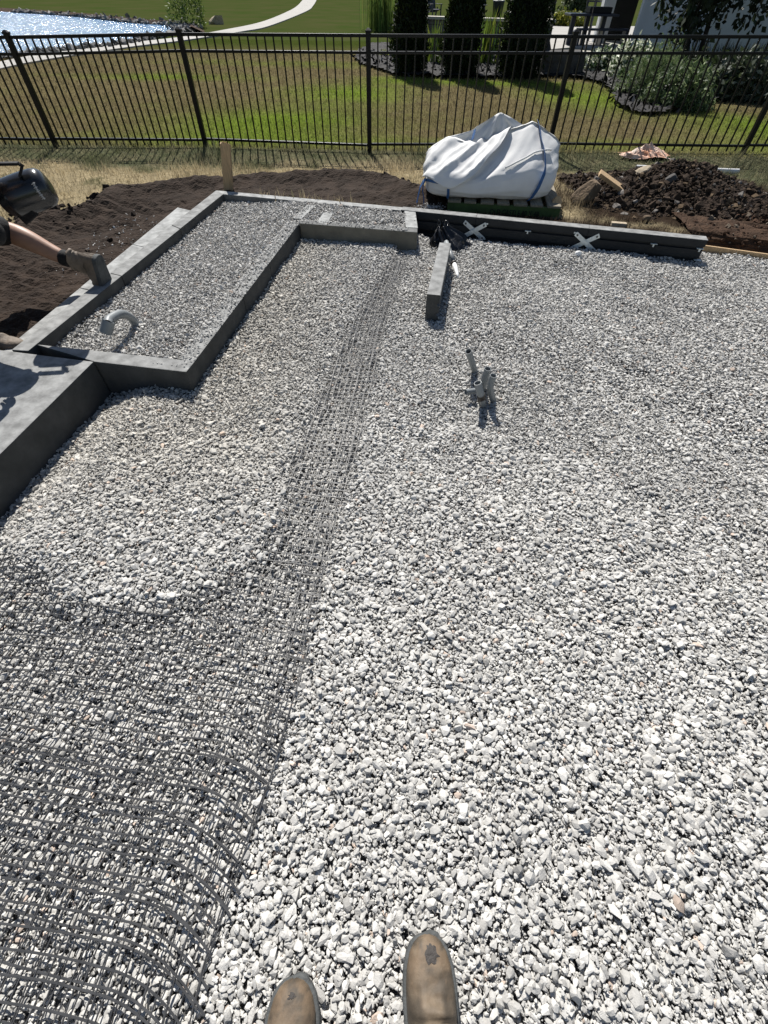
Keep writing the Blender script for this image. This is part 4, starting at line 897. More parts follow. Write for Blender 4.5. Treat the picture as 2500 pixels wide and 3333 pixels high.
# ------------------------------------------------------------------ plants
def cards(P, N, size, asp, C, r, droop=0.0):
    """leaf sized faces: centre P, facing N (random), folded along the middle"""
    n = len(P); a = r.normal(size=(n, 3)); a[:, 2] -= droop; a /= np.linalg.norm(a, axis=1)[:, None]
    t = np.cross(a, r.normal(size=(n, 3))); t /= np.linalg.norm(t, axis=1)[:, None]+1e-9
    L = (size*(.7+.6*r.random(n)))[:, None]; W = L*asp
    V = np.stack([P, P+a*L*.5+t*W*.5, P+a*L, P+a*L*.5-t*W*.5], 1)
    o = (np.arange(n)*4)[:, None]; return V.reshape(-1, 3), o+np.array([[0, 1, 2, 3]]), np.repeat(C, 4, 0)
def leafcols(n, base, r, v=.35): return np.array(base)[None]*(1-v+2*v*r.random((n, 1)))*(1+.12*r.normal(size=(n, 3))*np.array([1, .3, .6]))
def conifer(name, p, w, h, label, seed):
    r = np.random.default_rng(seed); e = empty(name, p, label, 'evergreen', 'columnar evergreens in the mulch bed')
    b = MB(); b.tube([p, p+Vector((0, 0, h*.5)), p+Vector((0, 0, h*.93))], [.05, .035, .01], 8); b.build('trunk', 'bark', e)
    def rad(t, a): return w*.5*np.clip((1-t)**.55*1.02, 0, 1)*np.clip(.55+3.2*t, 0, 1)**.6*(1+.13*np.sin(3*a+5*t*3+seed)+.10*np.sin(7*a-9*t))
    n = 15000; t = r.random(n)**.85; a = r.random(n)*2*np.pi; k = .62+.42*r.random(n)**.7; R = rad(t, a)*k
    P = np.stack([p.x+np.cos(a)*R, p.y+np.sin(a)*R, p.z+.02+t*h], 1)
    v, f, c = cards(P, None, np.full(n, .085), .42, leafcols(n, (.016, .027, .006), r, .5), r, -1.0)
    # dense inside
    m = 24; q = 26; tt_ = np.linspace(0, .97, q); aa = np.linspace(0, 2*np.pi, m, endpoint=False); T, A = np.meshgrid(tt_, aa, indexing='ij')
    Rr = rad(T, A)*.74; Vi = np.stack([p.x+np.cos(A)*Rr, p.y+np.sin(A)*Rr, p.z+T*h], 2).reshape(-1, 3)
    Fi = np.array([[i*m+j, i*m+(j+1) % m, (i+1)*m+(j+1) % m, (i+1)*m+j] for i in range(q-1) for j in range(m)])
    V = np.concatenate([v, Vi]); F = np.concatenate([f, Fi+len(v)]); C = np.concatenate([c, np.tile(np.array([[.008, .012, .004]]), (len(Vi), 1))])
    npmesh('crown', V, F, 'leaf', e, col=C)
conifer('columnar_evergreen', G(1330, 243), .93, 2.7, 'columnar dark evergreen nearest the feather grass', 1)
conifer('columnar_evergreen', G(1492, 249), .98, 2.8, 'columnar dark evergreen in the middle, between the two iris clumps', 2)
conifer('columnar_evergreen', G(1682, 252), 1.25, 3.0, 'widest columnar dark evergreen, next to the grey boulder', 3)
def tuft(name, p, n, h, spread, w, col, label, cat, seed, lean=.18, group=None):
    r = np.random.default_rng(seed); a = r.random(n)*2*np.pi; d = np.abs(r.normal(size=n))*spread*.4
    x, y = p.x+np.cos(a)*d, p.y+np.sin(a)*d
    v, f, c = blades(x, y, np.full(n, p.z), h*(.55+.5*r.random(n)), w*(.6+.8*r.random(n)), leafcols(n, col, r), r, lean)
    return tag(npmesh(name, v, f, 'blade', col=c), label, cat, group)
tuft('feather_grass', G(1240, 100), 700, 2.0, 1.1, .028, (.13, .19, .045), 'tall upright feather grass at the tip of the mulch bed', 'ornamental grass', 4, .10)
tuft('iris_clump', G(1408, 212), 46, .95, .42, .050, (.13, .19, .03), 'iris clump growing between the first two evergreens', 'plant', 5, .16, 'iris clumps in front of the seat wall')
tuft('iris_clump', G(1575, 216), 60, 1.15, .45, .055, (.13, .19, .03), 'taller iris clump growing beside the widest evergreen', 'plant', 6, .18, 'iris clumps in front of the seat wall')
tuft('yellow_plant', G(1250, 190), 60, .22, .35, .04, (.26, .30, .04), 'small lime yellow plant at the foot of the feather grass', 'plant', 7, .5)
def shrub(name, p, w, d, h, n, size, asp, cols, label, cat, seed, core=True, droop=0.0, group=None, lob=.25):
    r = np.random.default_rng(seed); a = r.random(n)*2*np.pi; u = r.random(n)**.5; ph = np.arccos(1-r.random(n)*1.0)
    k = (.55+.5*r.random(n)**.6)*(1+lob*np.sin(3*a+seed)*np.sin(2.5*ph+seed)+lob*.6*np.sin(7*a+4*ph))
    P = np.stack([p.x+np.cos(a)*np.sin(ph)*w*.5*k, p.y+np.sin(a)*np.sin(ph)*d*.5*k, p.z+.03+np.cos(ph)*h*k], 1)
    ci = r.integers(0, len(cols), n); C = np.array(cols)[ci]*(.7+.6*r.random((n, 1)))
    v, f, c = cards(P, None, np.full(n, size), asp, C, r, droop)
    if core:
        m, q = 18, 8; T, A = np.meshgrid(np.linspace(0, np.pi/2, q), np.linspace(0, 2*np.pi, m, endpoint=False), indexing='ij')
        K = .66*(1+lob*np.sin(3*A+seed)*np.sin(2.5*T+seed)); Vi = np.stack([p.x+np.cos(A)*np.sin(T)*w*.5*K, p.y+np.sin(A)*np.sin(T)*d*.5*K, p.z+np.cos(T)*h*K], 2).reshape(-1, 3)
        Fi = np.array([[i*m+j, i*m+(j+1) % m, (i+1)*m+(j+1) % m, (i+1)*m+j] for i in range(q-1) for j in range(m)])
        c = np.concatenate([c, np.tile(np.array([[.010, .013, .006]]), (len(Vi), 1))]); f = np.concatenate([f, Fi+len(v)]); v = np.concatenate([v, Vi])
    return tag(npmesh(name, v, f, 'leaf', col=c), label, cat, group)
VW = [(.80, .82, .68), (.66, .70, .50), (.06, .10, .03), (.05, .085, .03)]
shrub('variegated_shrub', G(1960, 236), 1.05, .8, GY(1960, 172, G(1960, 236).y).z, 1900, .11, .5, VW, 'white leaved variegated shrub behind the fence by the boulder', 'shrub', 11)
shrub('variegated_shrub', G(2040, 262), .95, .8, GY(2040, 150, G(2040, 262).y).z, 1700, .11, .5, VW, 'white leaved variegated shrub against the feathery bush', 'shrub', 12)
shrub('yellow_plant', G(1985, 240), .25, .25, .22, 160, .06, .6, [(.5, .36, .03), (.12, .16, .03)], 'small yellow flowering plant under the variegated shrubs', 'plant', 13)
shrub('feathery_bush', G(2110, 318), 1.15, 1.0, GY(2110, 172, G(2110, 318).y).z, 7000, .085, .16, [(.16, .22, .09), (.11, .17, .07), (.18, .22, .10)], 'feathery soft green bush leaning over the mulch', 'shrub', 14, droop=-1.2)
shrub('drooping_shrub', G(2200, 352), 1.2, 1.0, GY(2200, 222, G(2200, 352).y).z, 4200, .12, .22, [(.08, .12, .05), (.05, .08, .03), (.24, .30, .14)], 'dark drooping shrub in the shade below the tree', 'shrub', 15, droop=1.0)
shrub('dark_shrub', G(2290, 300), 1.5, 1.2, GY(2290, 196, G(2290, 300).y).z, 4200, .12, .4, [(.020, .030, .012), (.03, .045, .018)], 'dark leafy shrub in deep shade behind the drooping one', 'shrub', 16)
shrub('dark_shrub', G(2400, 322), 1.6, 1.2, GY(2400, 200, G(2400, 322).y).z, 4200, .16, .35, [(.035, .05, .025), (.05, .065, .03), (.16, .18, .14)], 'broad leaved dark shrub nearest the edge of the mulch bed', 'shrub', 17)
tuft('dark_ornamental_grass', G(2330, 255), 500, GY(2330, 130, G(2330, 255).y).z, 1.5, .028, (.028, .036, .018), 'tall dark ornamental grass against the cream wall, nearest the tree', 'ornamental grass', 18, .42, 'dark grasses against the cream wall')
tuft('dark_ornamental_grass', G(2450, 250), 500, GY(2450, 130, G(2450, 250).y).z, 1.5, .028, (.028, .036, .018), 'tall dark ornamental grass against the cream wall, at the picture edge', 'ornamental grass', 19, .42, 'dark grasses against the cream wall')
tuft('blue_grass', G(2090, 232), 160, GY(2090, 120, G(2090, 232).y).z, .7, .03, (.06, .085, .06), 'thin blue green grass behind the feathery bush', 'ornamental grass', 20, .3)
shrub('low_plants', G(1840, 88), 2.6, 1.1, .5, 1500, .16, .6, [(.26, .26, .03), (.12, .16, .03), (.2, .2, .03)], 'low yellow green planting bordering the patio', 'plants', 21)
shrub('round_shrub', G(1862, 62), 1.7, 1.5, 1.5, 2600, .16, .6, [(.09, .12, .05), (.05, .08, .03), (.16, .18, .10)], 'round green shrub behind the yellow green planting', 'shrub', 22)
shrub('willow_shrub', G(622, 88), 1.6, 1.4, 2.0, 1900, .16, .3, [(.12, .17, .03), (.08, .13, .03)], 'small bright green bush standing at the tip of the pond', 'shrub', 23, core=False)
# tree by the house
tb = G(2262, 228); e = empty('garden_tree', tb, 'broad leaved tree with two stems, its dark crown over the mulch bed', 'tree')
t1 = GY(2318, 40, tb.y); t2 = GY(2250, 72, tb.y-.15)
b = MB(); b.tube([tb, lerp3(tb, t1, .5), t1, t1+(t1-tb)*.8], [.075, .06, .05, .02], 10)
st = lerp3(tb, t1, .02)+Vector((-.32, -.1, 0)); b.tube([st, lerp3(st, t2, .6), t2, t2+Vector((.1, 0, .8))], [.05, .045, .04, .02], 8)
r = np.random.default_rng(30); cc2 = GY(2288, 75, tb.y-.1)+Vector((0, 0, 2.35))
for _ in range(12):
    d = Vector(r.normal(size=3)); d.z = abs(d.z)*.4; d.normalize(); b.tube([t1+(t1-tb)*.3*r.random(), cc2+d*.5-Vector((0, 0, 1)), cc2+d*1.2], [.025, .015, .005], 5)
b.build('trunk', 'bark', e)
n = 20000; d = r.normal(size=(n, 3)); d /= np.linalg.norm(d, axis=1)[:, None]; k = r.random(n)**.45
lobv = 1+.22*np.sin(3*np.arctan2(d[:, 1], d[:, 0])+2)+.15*np.sin(6*d[:, 0]+4*d[:, 2])
P = np.array(cc2)[None]+d*np.array([[1.55, 1.55, 2.45]])*(k*lobv)[:, None]
hole = fbm(P[:, 0]*3, P[:, 2]*3+P[:, 1]*2, 9) > .40; P = P[hole | (r.random(n) < .3)]
v, f, c = cards(P, None, np.full(len(P), .17), .62, leafcols(len(P), (.026, .036, .016), r, .5), r, .9)
npmesh('crown', v, f, 'leaf', e, col=c)
# ------------------------------------------------------------------ mulch bed, boulder, patio, seat wall, house
bed = [G(*p) for p in [(1148, 192), (1165, 210), (1233, 233), (1284, 249), (1377, 254), (1460, 258), (1538, 258), (1650, 259), (1770, 255), (1876, 258), (1943, 274), (1981, 304), (1998, 350), (2053, 372), (2116, 382), (2200, 372), (2300, 345), (2420, 320), (2560, 310), (2620, 200), (2200, 170), (1905, 205), (1850, 200), (1780, 170), (1600, 160), (1400, 140), (1200, 150), (1155, 175)]]
X, Y, F = gridmesh(-2, 12, 10, 25, .10); ins = inpoly(X, Y, [(p.x, p.y) for p in bed]); Z = .03+.07*(fbm(X*3, Y*3, 2)-.3)+.05*vnoise(X*9, Y*9, 4)
V, F = compact(np.stack([X, Y, Z], 1), F, ins[F].all(1)); tag(npmesh('mulch_bed', V, F, 'mulch'), 'black bark mulch bed round the evergreens', 'mulch bed', kind='structure')
P = []
while len(P) < 5200:
    x, y = rng.uniform(-2, 11), rng.uniform(10, 20); P.append((x, y, .075))
P = np.array(P); P = P[inpoly(P[:, 0], P[:, 1], [(p.x, p.y) for p in bed])]
tn = .012+.16*rng.random((len(P), 1))**4; v, f, c = cards(P, None, np.full(len(P), .13), .4, np.repeat(tn, 3, 1)*np.array([[1, .97, .97]]), rng, 0)
tag(npmesh('mulch_chips', v, f, 'clod', col=c), 'loose dark bark chips on the mulch bed', 'mulch', kind='stuff')
def hullbox(name, m, c, size, seed, label, cat, jit=.12):
    r = np.random.default_rng(seed); b = MB(); pts = []
    for sx in (-1, -.4, .4, 1):
        for sy in (-1, 1):
            for sz in (0, .5, 1): pts.append(c+Vector((sx*size[0]/2*(1+jit*(r.random()-.5)), sy*size[1]/2*(1+jit*(r.random()-.5))*(1-.15*abs(sx)), sz*size[2]*(1+jit*(r.random()-.5)*(sz > .6)))))
    b.hull(pts); bmesh.ops.bevel(b.bm, geom=list(b.bm.edges), offset=.03, segments=2, affect='EDGES'); return tag(b.build(name, m), label, cat)
hullbox('step_boulder', 'greyrock', G(1826, 250)+Vector((0, .35, 0)), (1.02, .7, GY(1826, 172, G(1826, 250).y).z), 3, 'big dark flat topped boulder used as a step below the patio', 'boulder')
hullbox('stone_tread', 'cap', G(1898, 188)+Vector((0, .3, 0)), (.95, .8, .12), 4, 'pale stone tread set between the boulder and the variegated shrubs', 'stone step')
b = MB(); q = [G(*p) for p in [(1775, 168), (1860, 160), (1990, 165), (2050, 160), (2200, 90), (1795, 88)]]; b.poly([(p.x, p.y) for p in q], -.05, .05); tag(b.build('patio', 'path'), 'pale paved patio beside the house', 'patio', kind='structure')
# seat wall with pale cap
wl0, wl1 = GY(1325, 45, 20.4), GY(1640, 64, 19.6); wl2 = GY(1803, 66, 19.4)
hc = .78
def seat(a, c, nm, lab):
    a0, c0 = Vector((a.x, a.y, 0)), Vector((c.x, c.y, 0)); za = (a.z+c.z)/2; x = (c0-a0).normalized(); up3 = Vector((0, 0, 1))
    e = empty(nm, (a0+c0)/2, lab, 'garden wall')
    n = max(1, int((c0-a0).length/.62)); L = (c0-a0).length/n
    b = MB()
    for row, (z0, z1) in enumerate([(0, za*.42), (za*.42+.004, za*.80), (za*.80+.004, za-.06)]):
        for k in range(n):
            p, q = a0+x*(L*k+.006), a0+x*(L*(k+1)-.006); m_ = (p+q)/2+Vector((0, 0, (z0+z1)/2)); b.box(m_, (L-.012, .30+.02*random.random(), z1-z0), Matrix((x, up3.cross(x), up3)).transposed(), .012)
    b.build('blocks', 'seatwall', e)
    b = MB(); b.bar(a0-x*.03+Vector((0, 0, za-.03)), c0+x*.03+Vector((0, 0, za-.03)), .42, .06, bevel=.008); b.build('cap', 'cap', e)
seat(wl0, wl1, 'seat_wall', 'low split face block wall with a pale cap behind the evergreens')
pa, pb = GY(1760, 61, 19.2), GY(1802, 62, 19.2); seat(pa+Vector((-.1, 0, 0)), pb, 'wall_pier', 'square block pier with a pale cap at the end of the garden wall')
c0 = GY(1788, 40, 20.6); b = MB(); b.box(Vector((c0.x, c0.y, 1.6)), (.26, .26, 3.2), None, .01); tag(b.build('pergola_post', 'greyrock'), 'square grey post standing by the wall pier', 'post')
# garden furniture behind the wall
def chair(c, rz, label):
    e = empty('garden_chair', c, label, 'garden chair', 'navy slatted chairs behind the garden wall', rz)
    Rz = Matrix.Rotation(rz, 3, 'Z'); T = lambda v: c+Rz @ Vector(v)
    def part(name, boxes):
        b = MB()
        for cen, size, rx in boxes: b.box(T(cen), size, Rz @ Euler((rx, 0, 0)).to_matrix(), .004)
        b.build(name, 'furn', e)
    part('seat', [((0, -.25+.11*k, .40-.028*k), (.56, .09, .024), .25) for k in range(5)])
    part('backrest', [((-.22+.11*k, .36, .78), (.095, .024, .85+.05*(1-abs(k-2)/2)), -.35) for k in range(5)])
    for sx in (-1, 1):
        part('armrest', [((sx*.34, -.02, .62), (.13, .72, .026), 0)]); part('leg', [((sx*.31, -.32, .31), (.03, .10, .62), 0)]); part('leg', [((sx*.31, .20, .24), (.03, .12, .55), .5)])
k0 = G(1412, 62); chair(k0+Vector((0, .4, 0)), R_(30), 'navy slatted garden chair behind the wall, between two evergreens')
k0 = G(1560, 66); chair(k0+Vector((0, .4, 0)), R_(-20), 'navy slatted garden chair next to the round navy planter')
def lathe(b, c, prof, n=20):
    rings = [[b.bm.verts.new(c+Vector((math.cos(2*math.pi*k/n)*r_, math.sin(2*math.pi*k/n)*r_, z))) for k in range(n)] for r_, z in prof]
    for A, B in zip(rings, rings[1:]):
        for k in range(n): f = b.bm.faces.new((A[k], A[(k+1) % n], B[(k+1) % n], B[k])); f.smooth = True
b = MB(); lathe(b, G(1618, 66)+Vector((0, .3, 0)), [(0, 0), (.26, 0), (.36, .75), (.39, .80), (.36, .82), (.33, .72), (0, .70)]); tag(b.build('planter_pot', 'furn'), 'tall dark planter pot standing behind the garden wall', 'planter')
# house
hA, hB = G(2046, 160), G(2262, 165); hA.y = hB.y = 23.4
HH = 4.2
def wallbox(name, p, q, z0, z1, th, m, e, boards=0):
    b = MB(); x = (q-p).normalized(); nn = Vector((x.y, -x.x, 0)); cen = (p+q)/2-nn*th/2
    if boards:
        hb = (z1-z0)/boards
        for k in range(boards): b.box(cen+nn*.006*(0)+Vector((0, 0, z0+hb*(k+.5))), ((q-p).length, th, hb-.006), Matrix((x, nn*-1, Vector((0, 0, 1)))).transposed())
    b.box(cen-nn*.012+Vector((0, 0, (z0+z1)/2)), ((q-p).length-.004, th, z1-z0), Matrix((x, nn*-1, Vector((0, 0, 1)))).transposed()); return b.build(name, m, e)
e = empty('house', ((hA.x+hB.x)/2, 24, 0), 'pale sided house with a dark porch opening, behind the shrubs', 'house')
hC = Vector((hB.x+9, 21.6, 0)); hB2 = Vector((hB.x, 23.2, 0))
wallbox('siding_wall', hA, hB, 0, HH, .25, 'siding', e)
wallbox('garden_wall', hB2, hC, 0, 1.35, .3, 'siding2', e); wallbox('upper_wall', hB2+Vector((0, .02, 0)), hC+Vector((0, .02, 0)), 1.37, HH, .3, 'siding2', e)
b = MB(); b.box(Vector((hA.x+.02, hA.y-.02, HH/2)), (.14, .10, HH)); b.build('corner_board', 'siding', e)
b = MB(); b.box(Vector((hB.x-.02, hB.y-.06, HH/2)), (.16, .12, HH)); b.build('corner_board', 'siding', e)
pc0, pc1 = GY(1915, 60, 27.0), GY(1950, 60, 27.0)
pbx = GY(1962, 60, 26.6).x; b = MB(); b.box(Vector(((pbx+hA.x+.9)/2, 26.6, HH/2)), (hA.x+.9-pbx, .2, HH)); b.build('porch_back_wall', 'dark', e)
b = MB(); b.box(Vector(((pc0.x+pc1.x)/2, 25.6, HH/2)), ((pc1.x-pc0.x)*1.0, .35, HH), None, .01); b.build('porch_column', 'siding', e)
b = MB(); b.box(Vector((hA.x+4, 25.5, HH+.1)), (14, 5.5, .2)); b.build('roof', 'greyrock', e)
b = MB()
for k in range(4): b.box(Vector((hA.x-1.2+.32*k, 25.9+.1*k, .75)), (.06, .06, 1.5), Euler((0, .12*(k-1.5), 0)).to_matrix())
b.box(Vector((hA.x-.7, 25.9, 1.1)), (1.1, .05, .05)); b.build('porch_railing', 'furn', e)
# outdoor grill table at the patio
tp = GY(1920, 48, 24.0); tc_ = Vector((tp.x+.12, 24.2, 0)); e = empty('patio_table', tc_, 'dark square patio table with bench stools in front of the porch', 'patio table')
b = MB(); b.box(tc_+Vector((0, 0, tp.z)), (1.75, .9, .06), None, .01); b.build('tabletop', 'furn', e)
for sx in (-.62, -.1, .5):
    b = MB(); b.box(tc_+Vector((sx, 0, tp.z/2)), (.15, .15, tp.z-.06), None, .01); b.build('leg', 'furn', e)
b = MB(); b.box(tc_+Vector((.25, .05, tp.z+.11)), (.8, .5, .16), None, .02); tag(b.build('grill_box', 'dark'), 'low dark covered box lying on the patio table', 'box')
for k, lab in enumerate(['dark slatted bench on the patio, nearer the boulder', 'dark slatted bench on the patio, nearer the house corner']):
    c = G(1925+75*k, 160)+Vector((0, .6, 0)); e = empty('patio_bench', c, lab, 'bench', 'dark benches on the patio')
    b = MB(); b.box(c+Vector((0, 0, .46)), (1.0, .42, .05), None, .008); b.build('seat', 'furn', e)
    for sx in (-.42, .42):
        b = MB(); b.box(c+Vector((sx, 0, .22)), (.06, .38, .44), None, .006); b.build('leg', 'furn', e)
# ------------------------------------------------------------------ boots
def boot(e, T, mup, seed, hole=True, bulge=True, shaft_h=.25):
    """toe at origin, heel at -Y, worn leather work boot"""
    r = np.random.default_rng(seed)
    st = np.array([(0.000, .004, .046), (-.005, .021, .053), (-.014, .033, .060), (-.030, .0435, .067), (-.055, .0515, .073), (-.085, .0550, .081), (-.115, .0555, .092), (-.145, .0540, .104), (-.175, .0500, .120), (-.205, .0460, .138), (-.235, .0440, .150), (-.262, .0425, .155), (-.285, .036, .150), (-.300, .020, .140), (-.304, .004, .13)])
    ys = np.concatenate([np.linspace(0, .03, 12)[:-1]*-1, -np.linspace(.03, .304, 44)]); hw = np.interp(-ys, -st[:, 0], st[:, 1]); ht = np.interp(-ys, -st[:, 0], st[:, 2])
    na = 36; th = np.linspace(0, np.pi, na); V = []
    for y, w, h in zip(ys, hw, ht):
        c, s_ = np.cos(th), np.sin(th); x = w*np.sign(c)*np.abs(c)**.78; z = .024+(h-.024)*s_**.62
        x = x*(1-.22*np.clip((z-.06)/.10, 0, 1)*np.clip((-y-.08)/.1, 0, 1))
        if bulge:
            cr = np.exp(-((y+.100+.25*x)/.008)**2)*-.006+np.exp(-((y+.116+.1*x)/.010)**2)*.008+np.exp(-((y+.134)/.007)**2)*-.008+.009*np.exp(-(((y+.096)/.014)**2+((x+.020)/.014)**2))-.004*np.exp(-((y+.080-.3*x)/.007)**2)
            wv = .0018*np.sin(y*190+x*90+seed)*np.clip((-y-.07)/.05, 0, 1); z = z+(cr+wv)*s_**1.5
        V.append(np.stack([x, np.full(na, y), z], 1))
    V = np.concatenate(V); n = len(ys); F = np.array([[i*na+j, i*na+j+1, (i+1)*na+j+1, (i+1)*na+j] for i in range(n-1) for j in range(na-1)])
    tr = lambda A: (np.array(T.to_3x3()) @ np.asarray(A).T).T+np.array(T.translation)
    X_, Y_ = V[:, 0], V[:, 1]; st_ = fbm(X_*70+seed, Y_*11, seed); pt = fbm(X_*26+seed, Y_*26, seed+5); fn = fbm(X_*120, Y_*120, seed+9)
    base = np.array([.092, .073, .053])[None]*(.62+.75*st_)[:, None]+np.array([.085, .062, .040])[None]*sstep((pt-.42)/.2)[:, None]
    scuff = np.exp(-((Y_+.03)/.045)**2)*sstep((pt*.5+fn*.5-.33)/.22)*(.9 if hole else 0)+.35*sstep((fn-.62)/.1); base = base*(1-scuff[:, None]*.8)+np.array([.185, .128, .080])[None]*scuff[:, None]*.8
    npmesh('upper', tr(V), F, mup, e, smooth=True, col=base)
    # sole and welt
    o = [(w+.0075 if w > .01 else w+.006, y) for y, w in zip(ys, hw)]
    rim = [(x, y+(.006 if k < 3 else 0)) for k, (x, y) in enumerate(o)]+[(-x, y) for x, y in o[::-1]]
    b = MB(); lv = [(.97, .0), (1.0, .004), (1.0, .016), (.985, .019), (1.0, .021), (1.0, .0275), (.93, .030), (.80, .0300)]
    rings = [[b.bm.verts.new(T @ Vector((x*k, -.15+(y+.15)*(1-(1-k)*.4), z))) for x, y in rim] for k, z in lv]; m_ = len(rim)
    for A, B in zip(rings, rings[1:]):
        for k in range(m_): b.bm.faces.new((A[k], A[(k+1) % m_], B[(k+1) % m_], B[k])).smooth = True
    b.bm.faces.new(rings[0][::-1]); b.bm.faces.new(rings[-1]); b.build('sole', 'sole', e)
    # shaft with an open collar
    b = MB(); rings = []
    for z, cy, rx, ry in [(.10, -.225, .043, .068), (.14, -.232, .044, .066), (.18, -.238, .045, .062), (shaft_h-.02, -.242, .049, .064), (shaft_h, -.243, .053, .068), (shaft_h+.004, -.243, .050, .065), (shaft_h-.03, -.243, .044, .058)]:
        rings.append([b.bm.verts.new(T @ Vector((rx*math.cos(2*math.pi*k/24), cy+ry*math.sin(2*math.pi*k/24), z+.004*math.sin(k*1.7)))) for k in range(24)])
    for A, B in zip(rings, rings[1:]):
        for k in range(24): b.bm.faces.new((A[k], A[(k+1) % 24], B[(k+1) % 24], B[k])).smooth = True
    o = b.build('shaft', mup, e); a_ = o.data.attributes.new('col', 'FLOAT_COLOR', 'POINT'); a_.data.foreach_set('color', np.tile(np.array([.12, .09, .06, 1], np.float32), len(o.data.vertices)))
    def on_top(y, u, off):
        i = np.interp(-y, -ys, np.arange(n)); w, h = np.interp(-y, -ys, hw), np.interp(-y, -ys, ht); c = math.copysign(abs(u)**(1/.78), u); s_ = math.sqrt(max(0, 1-c*c))
        return T @ Vector((w*u, y, .024+(h-.024)*s_**.62+off))
    def patch(name, m, cy, cu, ry, ru, off, jag):
        b = MB(); K = 22; cen = [b.bm.verts.new(on_top(cy, cu, off))]; R1, R2 = [], []
        for k in range(K):
            a = 2*math.pi*k/K; q = 1+jag*(r.random()-.5); R1.append(b.bm.verts.new(on_top(cy+ry*.55*q*math.sin(a), cu+ru*.55*q*math.cos(a), off))); R2.append(b.bm.verts.new(on_top(cy+ry*q*math.sin(a), cu+ru*q*math.cos(a), off-.0004)))
        for k in range(K):
            b.bm.faces.new((cen[0], R1[k], R1[(k+1) % K])); b.bm.faces.new((R1[k], R2[k], R2[(k+1) % K], R1[(k+1) % K]))
        return b.build(name, m, e)
    if hole == 2:
        patch('worn_hole', 'hole', -.030, .12, .0165, .36, .0012, .5)
    elif hole == 1:
        patch('worn_hole', 'hole', -.024, .0, .0045, .20, .0012, .9)
    return on_top
zg = .008
pe = empty('person', (0, -.35, 0), 'person seen only as two worn brown leather work boots at the bottom of the picture', 'person')
for (px, py), ang, hl, nm, sd_ in [((1390, 3040), 2.0, 2, 'boot', 3), ((958, 3183), 3.0, 1, 'boot', 9)]:
    p = G(px, py, .045); T = Matrix.Translation((p.x, p.y, zg)) @ Matrix.Rotation(R_(ang), 4, 'Z')
    q = empty(nm, p, None); q.parent = pe; q.matrix_parent_inverse = Matrix.Translation(-pe.location)
    q['label'] = 'boot with a big worn hole in its toe' if hl == 2 else 'boot with a small tear at its toe'
    boot(q, T, 'leather', sd_, hole=hl)
# ------------------------------------------------------------------ the other worker, at the left edge
def skin_mesh(name, chain, m, parent, sub=2):
    """chain: list of (polyline of (x,y,z,r)); joined where points coincide; one continuous surface"""
    me = bpy.data.meshes.new(name); pts, rad, ed, idx = [], [], [], {}
    for line in chain:
        last = None
        for (x, y, z, r_) in line:
            key = (round(x, 4), round(y, 4), round(z, 4))
            if key not in idx: idx[key] = len(pts); pts.append((x, y, z)); rad.append(r_)
            i_ = idx[key]
            if last is not None and last != i_: ed.append((last, i_))
            last = i_
    me.from_pydata(pts, ed, []); o = bpy.data.objects.new(name, me); COL.objects.link(o)
    bm = bmesh.new(); bm.from_mesh(me); sl = bm.verts.layers.skin.verify()
    for v, r_ in zip(bm.verts, rad): v[sl].radius = (r_, r_) if not isinstance(r_, tuple) else r_
    bm.verts.ensure_lookup_table(); bm.verts[0][sl].use_root = True; bm.to_mesh(me); bm.free()
    md = o.modifiers.new('s', 'SKIN'); md.use_smooth_shade = True; ms = o.modifiers.new('d', 'SUBSURF'); ms.levels = ms.render_levels = sub
    dg = bpy.context.evaluated_depsgraph_get(); dg.update(); m2 = bpy.data.meshes.new_from_object(o.evaluated_get(dg)); bpy.data.objects.remove(o)
    for p_ in m2.polygons: p_.use_smooth = True
    m2.name = name; return link(name, m2, m, parent)
W = empty('person', (-2.5, 2.75, .06), 'kneeling person in black shorts and tan boots holding a black canister', 'person')
hip = (-2.66, 2.66, .60); che = (-2.22, 2.38, .98); nk = (-2.12, 2.32, 1.14); hd = (-2.06, 2.28, 1.25)
A2_ = G(224, 846, .285); K2 = min((GY(4, 748, 2.6+.01*k) for k in range(140)), key=lambda q: abs((q-A2_).length-.40))              # knee and ankle of the far leg
K2 = (K2.x, K2.y, K2.z); A2t = (A2_.x, A2_.y, A2_.z)
mid2 = tuple((K2[i]*.62+A2t[i]*.38) for i in range(3)); mid2 = (mid2[0]-.012, mid2[1]-.005, mid2[2]+.028); low2 = tuple((K2[i]*.22+A2t[i]*.78) for i in range(3))
K1 = (-2.0, 2.42, .70); A1 = (-2.42, 2.40, .20)
h2, h1 = (-2.60, 2.78, .60), (-2.62, 2.56, .60)
sh2, sh1 = (-2.18, 2.56, 1.03), (-2.12, 2.22, 1.02)
el2, hn2 = (-2.06, 2.70, .86), tuple(GY(-95, 548, 2.64))
el1, hn1 = (-2.0, 2.14, .78), (-1.93, 2.06, .54)
skin_mesh('body', [
    [(*hip, .15), (-2.50, 2.55, .78, .145), (*che, .155), (*nk, .062), (*hd, .095), (-2.02, 2.30, 1.33, .08)],
    [(*hip, .15), (*h2, .105), (-2.50, 2.90, .56, .088), (*K2, .064), (*mid2, .072), (*low2, .052), (*A2t, .044)],
    [(*hip, .15), (*h1, .105), (-2.30, 2.46, .63, .088), (*K1, .062), (-2.28, 2.40, .47, .056), (*A1, .038)],
    [(*che, .155), (*sh2, .062), (*el2, .045), (*hn2, .032)],
    [(*che, .155), (*sh1, .062), (*el1, .045), (*hn1, .030)]], 'skin', W)
